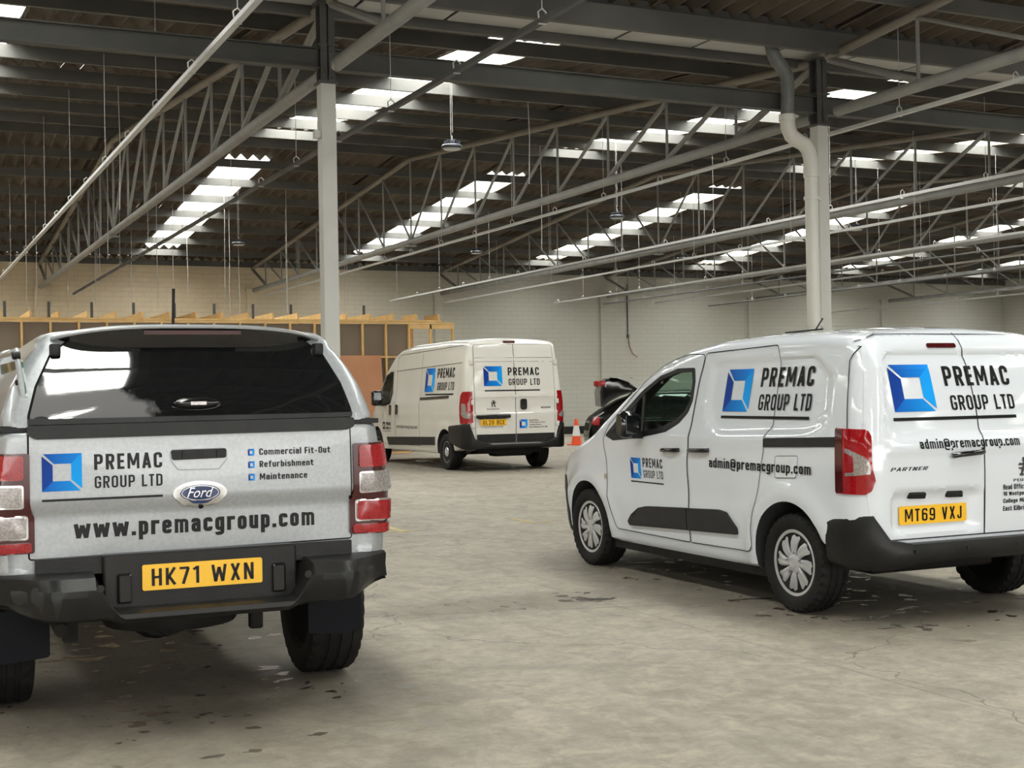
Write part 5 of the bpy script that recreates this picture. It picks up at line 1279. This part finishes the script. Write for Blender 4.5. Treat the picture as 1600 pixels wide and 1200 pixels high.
# ================================================================== silver pickup with canopy
def pickup():
    V = tag(empty('pickup_truck', (1.277, 6.84, 0), 1.546), 'silver pickup truck at the left with dark glass canopy and yellow HK71 WXN plate', 'pickup truck')
    side = lambda z: interp(z, [.4, .7, .98, 1.1, 1.30, 1.34], [.96, .985, 1, .99, .955, .945])
    st = []; R = .07; X0_ = -.90
    hw = lambda x: interp(x, [-.90, -.7, -.45, 0, .45, .8, 4.0, 4.3], [.875, .885, .925, .93, .925, .90, .90, .8])
    xs = [X0_+R*(1-cos(pi/2*i/5)) for i in range(6)]; x = xs[-1]
    while x < 4.25: x += .08; xs.append(min(x, 4.3))
    zt = lambda x: interp(x, [-.9, 1.0, 1.05, 2.9, 4.1, 4.3], [1.325, 1.325, 1.30, 1.22, 1.10, .95])
    for x in xs:
        u = x-X0_; d = R-sqrt(max(0, R*R-(R-u)**2)) if u < R else 0
        st.append((x, hw(x)-d, interp(x, [-.9, -.6, -.4, 4.3], [.70, .66, .50, .45]), zt(x)-d*.2, .035, .01))
    def rb(y, z): return 0
    tgrel = lambda y, z: .018*(1-sm(.965, .995, z))
    vs, fs = loft(st, side, lambda z: 0, relief_s=None, relief_b=tgrel, nside=26, ncap=24, rear_bulge=.012)
    cut = arch_cut(0, .42, .47, 1.2, .62)+arch_cut(3.22, .42, .47, 1.2, .62)
    body, K = body_obj('body', V, vs, fs, ['silver', 'black_soft'], cut)
    # cab ahead of the canopy
    cs = []
    for x, h, w_ in ((1.0, 1.74, .80), (1.1, 1.765, .81), (1.8, 1.79, .81), (2.3, 1.76, .80), (2.6, 1.66, .79), (2.9, 1.45, .80), (3.15, 1.26, .82)): cs.append((x, w_, 1.20, h, .09, .03))
    v2, f2 = loft(cs, lambda z: interp(z, [1.2, 1.35, 1.75], [1.06, 1.02, .86]), lambda z: 0, nside=10, ncap=4)
    cabo, KC = body_obj('cab', V, v2, f2, ['silver', 'black_soft'], [])
    for sd in ('L', 'R'): KC.fit('cab_window', 'privacy', V, sd, fillet([(1.15, 1.33), (1.2, 1.66), (2.3, 1.68), (2.95, 1.36)], .05), off=.004, th=.004, res=.08)
    # canopy: section half widths shrink towards the roof, rear face raked forward
    cside = lambda z: interp(z, [1.32, 1.40, 1.5, 1.58, 1.64, 1.70, 1.76], [1.0, .975, .935, .885, .835, .775, .72])
    ctilt = lambda z: interp(z, [1.32, 1.45, 1.6, 1.72, 1.78], [0, .045, .115, .18, .22])
    cst = []
    R = .06; cx = [-.90+R*(1-cos(pi/2*i/4)) for i in range(5)]; x = cx[-1]
    while x < .98: x += .09; cx.append(min(x, .98))
    for x in cx:
        u = x+.90; d = R-sqrt(max(0, R*R-(R-u)**2)) if u < R else 0
        cst.append((x, .825-d, 1.33, interp(x, [-.9, 0, .98], [1.775, 1.80, 1.79])-d*.3, .075, .030))
    v3, f3 = loft(cst, cside, ctilt, nside=18, ncap=20, rear_bulge=.02, tiltlen=.9)
    can, KA = body_obj('canopy', V, v3, f3, ['silver', 'black_soft'], [])
    glass = fillet([(.708, 1.345, .03), (.665, 1.50), (.60, 1.635, .05), (.52, 1.70, .04), (-.52, 1.70, .04), (-.60, 1.635, .05), (-.665, 1.50), (-.708, 1.345, .03)], .05)
    KA.strip('glass_gap', 'black_soft', can, 'B', glass, .022, .003, closed=True)
    gl = KA.fit('rear_glass', 'wethazeglass', can, 'B', glass, off=.012, th=.012, res=.06)
    KA.fit('glass_sill', 'cladding', can, 'B', fillet([(.71, 1.338), (-.705, 1.342), (-.71, 1.362), (.71, 1.362)], .004), off=.016, th=.02)
    blk = fillet([(.715, 1.338, .01), (-.705, 1.342, .01), (-.71, 1.30, .03), (-.67, 1.285, .02), (.68, 1.280, .03), (.715, 1.30, .03)], .02)
    MB().prism(blk, 'x', -.94, -.905).obj('tailgate_cap', 'cladding', V, 30)
    MB().box(-.893, .99, -.838, .838, 1.312, 1.334).obj('canopy_seal', 'black', V)
    # glass handle
    l, nn = KA.hit('B', 0, 1.42)
    h = MB(); rings = []
    for t in [i/10 for i in range(11)]:
        y = lerp(.105, -.105, t); hh = .024*sin(pi*t)**.5+.002
        rings.append([(l.x-.028+.02*cos(2*pi*k/10), y, 1.422+hh*sin(2*pi*k/10)) for k in range(10)])
    h.rings(rings).obj('glass_handle', 'black_gloss', gl, 50)
    MB().box(-.004, .0, -.035, .035, -.008, .008, bev=.001).obj('handle_plate', 'clear', gl, loc=(l.x-.047, 0, 1.42))
    KA.fit('glass_badge', 'black', gl, 'B', catmull([(.655+.03*cos(2*pi*i/8), 1.36+.012*sin(2*pi*i/8)) for i in range(8)], 2), off=.015, th=.003, res=.03)
    for s_ in (1, -1):
        l, nn = KA.hit('B', s_*.585, 1.665); MB().box(-.05, .02, -.022, .022, -.03, .025, bev=.01).obj('glass_hinge', 'black', gl, 40, loc=(l.x-.0, l.y, l.z))
    # spoiler over the glass
    sp = MB(); rings = []
    for i in range(29):
        t = i/28; y = lerp(.60, -.60, t); e = 1-abs(2*t-1)**7; zc = 1.772-.05*abs(2*t-1)**3.0; xr_ = -.735-.10*e
        rings.append([(-.60, y, zc+.004), (-.66, y, zc+.010), (xr_+.03, y, zc+.002), (xr_, y, zc-.008), (xr_+.002, y, zc-.016), (xr_+.03, y, zc-.02), (-.62, y, zc-.02)])
    sp.rings(rings).obj('spoiler', 'silver', can, 40)
    sp = MB(); rings = []
    for i in range(25):
        t = i/24; y = lerp(.565, -.565, t); e = (1-abs(2*t-1)**4); zc = 1.756-.045*abs(2*t-1)**3.0
        rings.append([(-.62, y, zc), (-.73-.085*e, y, zc), (-.72-.075*e, y, zc-.02-.03*e), (-.70-.045*e, y, zc-.03-.095*e), (-.66, y, zc-.03-.09*e)])
    spb = sp.rings(rings).obj('spoiler_underside', 'black_gloss', can, 30)
    MB().box(-.006, .004, -.215, .215, -.010, .008).obj('high_brake_light', 'lampdark', can, loc=(-.815, 0, 1.738))
    # popped side window of the canopy with its frame rail and knobs
    sw = tag(empty('side_window', (-.1, .73, 1.66), 0, can))
    sw.rotation_euler = (-.10, 0, 0)
    MB().prism(fillet([(-.72, -.04), (.9, -.02), (.9, -.30), (-.62, -.31), (-.76, -.22)], .05), 'y', -.004, .004).obj('window_pane', 'glass', sw)
    MB().path([(-.74, .012, -.24), (-.74, .012, -.12), (-.68, .012, .0), (.9, .012, .02)], .014, 8).path([(-.74, .012, -.24), (-.60, .012, -.32), (.9, .012, -.31)], .012, 8).obj('window_rail', 'silver', sw, 40)
    for zz in (-.02, -.14, -.28): MB().lathe([(.018, 0), (.018, .03), (.012, .035)], (-.70, .0, zz), 'y', 10).obj('window_knob', 'black', sw, 40)
    MB().path([(.3, -.1, 1.80), (.26, -.1, 2.02)], .008, 8).obj('aerial', 'black', V)
    # tailgate
    tg = fillet([(.706, 1.30), (-.692, 1.30), (-.696, .785, .01), (.708, .775, .01)], .01)
    K.strip('tailgate_gap', 'black_soft', V, 'B', tg, .014, .001, closed=True)
    T = K.fit('tailgate', 'silver', V, 'B', tg, off=.006, th=.01, res=.03)
    hc = fillet([(.125, 1.218), (-.122, 1.218), (-.122, 1.17), (-.085, 1.127), (.092, 1.129), (.122, 1.17)], .02)
    K.fit('handle_recess', 'silver', T, 'B', hc, off=.0085, th=.004, res=.02); K.strip('recess_edge', 'inkgrey', T, 'B', hc, .004, .009, closed=True)
    K.fit('tailgate_handle', 'black', T, 'B', fillet([(.122, 1.216), (-.12, 1.217), (-.118, 1.175, .012), (.118, 1.172, .012)], .01), off=.016, th=.012, res=.04)
    K.strip('handle_split', 'black_soft', T, 'B', [(.075, 1.213), (.075, 1.178)], .004, .0165); K.strip('handle_split', 'black_soft', T, 'B', [(-.075, 1.213), (-.075, 1.178)], .004, .0165)
    el = lambda rx, rz: [(rx*cos(2*pi*i/36), 1.026+rz*sin(2*pi*i/36)) for i in range(36)]
    o = K.fit('badge_surround', 'chrome', T, 'B', el(.118, .052), off=.018, th=.016, res=.04)
    K.fit('badge_oval', 'ovalblue', T, 'B', el(.088, .036), off=.021, th=.005, res=.04)
    script_badge(K, T, 'Ford', 'B', .058, -.058, 1.006, 1.050, 'chrome', .0225)
    K.strip('badge_rim', 'chrome', T, 'B', el(.080, .031), .0025, .0215, closed=True)
    K.fit('camera', 'black', T, 'B', catmull([(-.004+.011*cos(2*pi*i/8), .976+.008*sin(2*pi*i/8)) for i in range(8)], 2), off=.024, th=.012, res=.02)
    O = .0085
    logo(K, T, 'B', .657, .495, 1.058, 1.217, off=O)
    lettering(K, T, 'PREMAC', 'B', .445, .160, 1.141, 1.211, off=O, space=.15)
    lettering(K, T, 'GROUP LTD', 'B', .444, .160, 1.063, 1.116, off=O, bold=.145, space=.14)
    bar(K, T, 'B', .658, .160, 1.015, 1.025, off=O)
    lettering(K, T, 'www.premacgroup.com', 'B', .531, -.521, .833, .915, off=O, bold=.19, space=.13)
    for i, (t, a1, des) in enumerate((('Commercial Fit-Out', -.597, 0), ('Refurbishment', -.517, 0), ('Maintenance', -.487, 0))):
        zc = 1.195-.0555*i
        logo(K, T, 'B', -.217, -.246, zc-.015, zc+.015, off=O)
        lettering(K, T, t, 'B', -.268, a1, zc-.013, zc+.016, off=O)
    # tail lights
    for s_ in (1, -1):
        sd = 'BL' if s_ > 0 else 'BR'
        # diagonal coordinate a = -(x+|y|)*S2 : inner edge (x=-.90,y=.705), outer wraps on to the side (x=-.80,y=.885)
        a0, a1 = (.90-.703)*S2, (.755-.885)*S2
        def LT(name, m, z0, z1, off, p0=a0, p1=a1, par=None, r=.012): return K.fit(name, m, par or t, sd, fillet([(p0, z0), (p0, z1), (p1, z1), (p1, z0)], r), off=off, th=.012, res=.03)
        t = K.fit('tail_light', 'reddark', V, sd, fillet([(a0, .80), (a0, 1.222), (a1, 1.222), (a1-.01, 1.10), (a1-.005, .90), (a1, .80)], .012), off=.020, th=.025, res=.03)
        b0, b1 = a0-.018, a1+.012
        LT('red_lens', 'red', 1.11, 1.212, .030, b0, b1); LT('lens_rim', 'chrome', .992, 1.09, .024, b0, b1); LT('clear_lens', 'clear', 1.0, 1.082, .036, b0-.006, b1+.006)
        LT('lens_rim', 'chrome', .858, .962, .024, b0, b1); LT('stop_lens', 'red' if s_ < 0 else 'clear', .866, .954, .036, b0-.006, b1+.006); LT('reflector', 'red', .805, .846, .030, b0+.008, b1)
    # bumper
    def sec(y):
        a = abs(y)
        e = sm(.62, .86, a)                        # rounding away at the ends
        F_ = [(-.80, .71), (-1.00+.12*e, .715), (-1.075+.17*e, .702), (-1.115+.22*e, .655), (-1.112+.20*e, .60), (-1.085+.20*e, .535+.06*e), (-1.00+.1*e, .515+.07*e), (-.80, .53+.08*e)]
        C_ = [(-.80, .55), (-.98, .553), (-1.075, .556), (-1.11, .545), (-1.112, .525), (-1.09, .505), (-1.00, .49), (-.80, .50)]
        out = []
        for i, (p, q) in enumerate(zip(C_, F_)):
            lo = (.37, .40, .40, .38, .36, .35, .35, .36)[i]; t = max(0, min(1, (a-lo)/.065)); out.append((lerp(p[0], q[0], t), lerp(p[1], q[1], t)))
        return out
    ys = [.86, .84, .80, .76, .72, .66, .60, .52, .48, .465, .45, .43, .41, .39, .37, .35, .34, .15, 0]; ys = ys+[-y for y in ys[:-1]][::-1]
    MB().rings([[(x, y, z) for x, z in sec(y)] for y in ys]).obj('rear_bumper', 'bumper', V, 32)
    for s_ in (1, -1):
        MB().rings([[(x-.003, s_*y, z) for x, z in ((-1.045+.17*sm(.62, .86, y), .695), (-1.113+.22*sm(.62, .86, y), .655), (-1.108+.20*sm(.62, .86, y), .60), (-1.08+.20*sm(.62, .86, y), .54+.06*sm(.62, .86, y)))] for y in (.50, .56, .62, .68, .74, .79)], closed=False, caps=False).obj('bumper_panel', 'cladding', V, 60)
    MB().box(-.96, -.84, -.42, .42, .50, .78, bev=.01).box(-.92, -.80, -.69, .69, .70, .775).obj('plate_panel', 'bumper', V)
    MB().box(-.955, -.91, -.03, .03, .735, .765, bev=.005).obj('plate_lamp', 'black', V)
    for s_ in (1, -1): MB().box(-.985, -.94, -.03, .03, -.07, .06, bev=.01).obj('step_light', 'black_gloss', V, loc=(0, s_*.335, .64))
    for y in (.70, .45, -.43, -.68): 
        e = sm(.62, .86, abs(y)); MB().lathe([(.016, -.004), (.016, 0), (.013, .002)], (-1.116+.21*e, y, .66), 'x', 14).obj('parking_sensor', 'bumper', V)
    plate(V, 'HK71 WXN', -.968, 0, .674)
    # mud flaps, underside
    for s_ in (1, -1):
        MB().prism(fillet([(s_*.60, .50), (s_*.87, .50), (s_*.865, .30), (s_*.80, .265), (s_*.60, .28)], .02), 'x', -.47, -.455).obj('mud_flap', 'flap', V)
    for x, s_ in ((0, 1), (0, -1), (3.22, 1), (3.22, -1)): wheel(V, x, s_*.79, .385, .265, .235, 'alloy', s_)
    MB().tube((0, -.7, .40), (0, .7, .40), .05, 12).lathe([(.13, -.1), (.16, 0), (.13, .1)], (0, .05, .40), 'x', 16).obj('rear_axle', 'under', V, 40)
    MB().lathe([(.01, -.11), (.30, -.11), (.33, -.06), (.33, .06), (.30, .11), (.01, .11)], (-.40, .05, .50), 'z', 28).obj('spare_wheel', 'rubber', V, 40)
    MB().path([(-.55, .22, .50), (-.60, .18, .42), (-.62, .10, .37), (-.60, .02, .39), (-.55, -.05, .47)], .018, 8).obj('tow_loop', 'under', V, 40)
    MB().box(-.8, 4.0, -.5, -.42, .48, .60).box(-.8, 4.0, .42, .5, .48, .60).box(-.75, -.70, -.5, .5, .47, .55).box(-.7, 3.8, -.55, .55, .58, .62).obj('chassis', 'under', V)
    MB().tube((-.80, .58, .45), (1.5, .55, .45), .03, 10).obj('exhaust', 'under', V, 40)
    MB().box(-.72, -.66, -.32, -.26, .37, .50, bev=.01).obj('tow_bracket', 'under', V); MB().box(-.70, -.62, .50, .56, .38, .52).obj('tow_bracket', 'under', V)
pickup()

# ================================================================== black hatchback with open boot
def hatch():
    V = tag(empty('hatchback_car', (12.98, 22.43, 0), -.42), 'black hatchback car with raised tailgate, mostly hidden behind the small white van', 'car')
    side = lambda z: interp(z, [.2, .5, .85, 1.0, 1.45], [.95, 1, .99, .95, .74])
    zt = lambda x: interp(x, [-.78, -.70, -.5, -.2, .3, 1.2, 1.7, 2.2, 2.5, 3.1, 3.3], [.93, 1.00, 1.13, 1.28, 1.44, 1.45, 1.33, 1.10, .98, .85, .6])
    hw = lambda x: interp(x, [-.78, -.6, -.2, 2.8, 3.3], [.80, .87, .885, .885, .6])
    xs = [-.78+i*.07 for i in range(59)]
    st = []
    for x in xs:
        if x > 3.3: break
        u = x+.78; d = .16-sqrt(max(0, .16**2-(.16-u)**2)) if u < .16 else 0
        st.append((x, hw(x)-d*.8, .26, zt(x)-d*.4, .14, .04))
    vs, fs = loft(st, side, lambda z: interp(z, [.3, .6, .9, 1.1], [.03, 0, .03, .08]), nside=24, ncap=16, rear_bulge=.04)
    cut = arch_cut(0, .32, .37, 1.2, .6)+arch_cut(2.55, .32, .37, 1.2, .6)
    body, K = body_obj('body', V, vs, fs, ['blackcar', 'black_soft'], cut)
    for sd in ('L', 'R'):
        K.fit('side_window', 'privacy', V, sd, fillet([(-.15, .97), (-.05, 1.20), (.25, 1.34), (.50, 1.36), (.50, .95)], .04), off=.005, th=.005, res=.08)
        K.fit('side_window', 'privacy', V, sd, fillet([(.55, .95), (.55, 1.36), (1.10, 1.36), (1.10, .94)], .03), off=.005, th=.005, res=.08)
        K.fit('side_window', 'privacy', V, sd, fillet([(1.16, .94), (1.16, 1.36), (1.5, 1.30), (2.05, .96)], .03), off=.005, th=.005, res=.08)
        K.strip('window_trim', 'chrome', V, sd, [(-.2, .94), (.5, .925), (1.1, .915), (2.1, .93)], .015, .006)
        K.strip('door_gap', 'inkgrey', V, sd, [(1.13, .92), (1.13, .35)], .008, .002)
        K.fit('tail_light', 'red', V, 'BL' if sd == 'L' else 'BR', fillet([(-.18, .80), (-.18, .95), (.02, .97), (.06, .84)], .02), off=.012, th=.02, res=.04)
    K.fit('boot_opening', 'black_soft', V, 'B', fillet([(.55, .70), (-.55, .70), (-.52, 1.10), (.52, 1.10)], .05), off=.004, th=.01, res=.08)
    # raised tailgate
    T = empty('tailgate', (.24, 0, 1.43), 0, V); T.rotation_euler = (0, radians(2), 0)
    rings = []
    for i in range(15):
        t = i/14; y = lerp(.62, -.62, t); e = 1-abs(2*t-1)**5
        rings.append([(0, y, .0), (-.22, y, .15*e+.03), (-.45, y, .22*e+.03), (-.66, y, .20*e+.04), (-.76, y, .12), (-.80, y, -.02), (-.775, y, -.30), (-.71, y, -.31), (-.72, y, -.30), (-.60, y, -.20), (-.42, y, -.10), (-.18, y, -.02)])
    MB().rings(rings).obj('tailgate_shell', 'blackcar', T, 45)
    MB().prism(fillet([(-.15, -.42), (-.15, .42), (-.60, .48), (-.60, -.48)], .08), 'z', .245, .252).obj('tailgate_glass', 'privacy', T)
    for s_ in (1, -1):
        MB().box(-.82, -.70, s_*.60-.04, s_*.60+.04, .08, .19, bev=.02).obj('tailgate_lamp', 'red', T, 40)
        MB().tube((-.05, s_*.56, -.02), (-.45, s_*.54, -.30), .012, 8).obj('gas_strut', 'chrome', T)
    for x, s_ in ((0, 1), (0, -1), (2.55, 1), (2.55, -1)): wheel(V, x, s_*.76, .31, .20, .21, 'alloy', s_)
hatch()
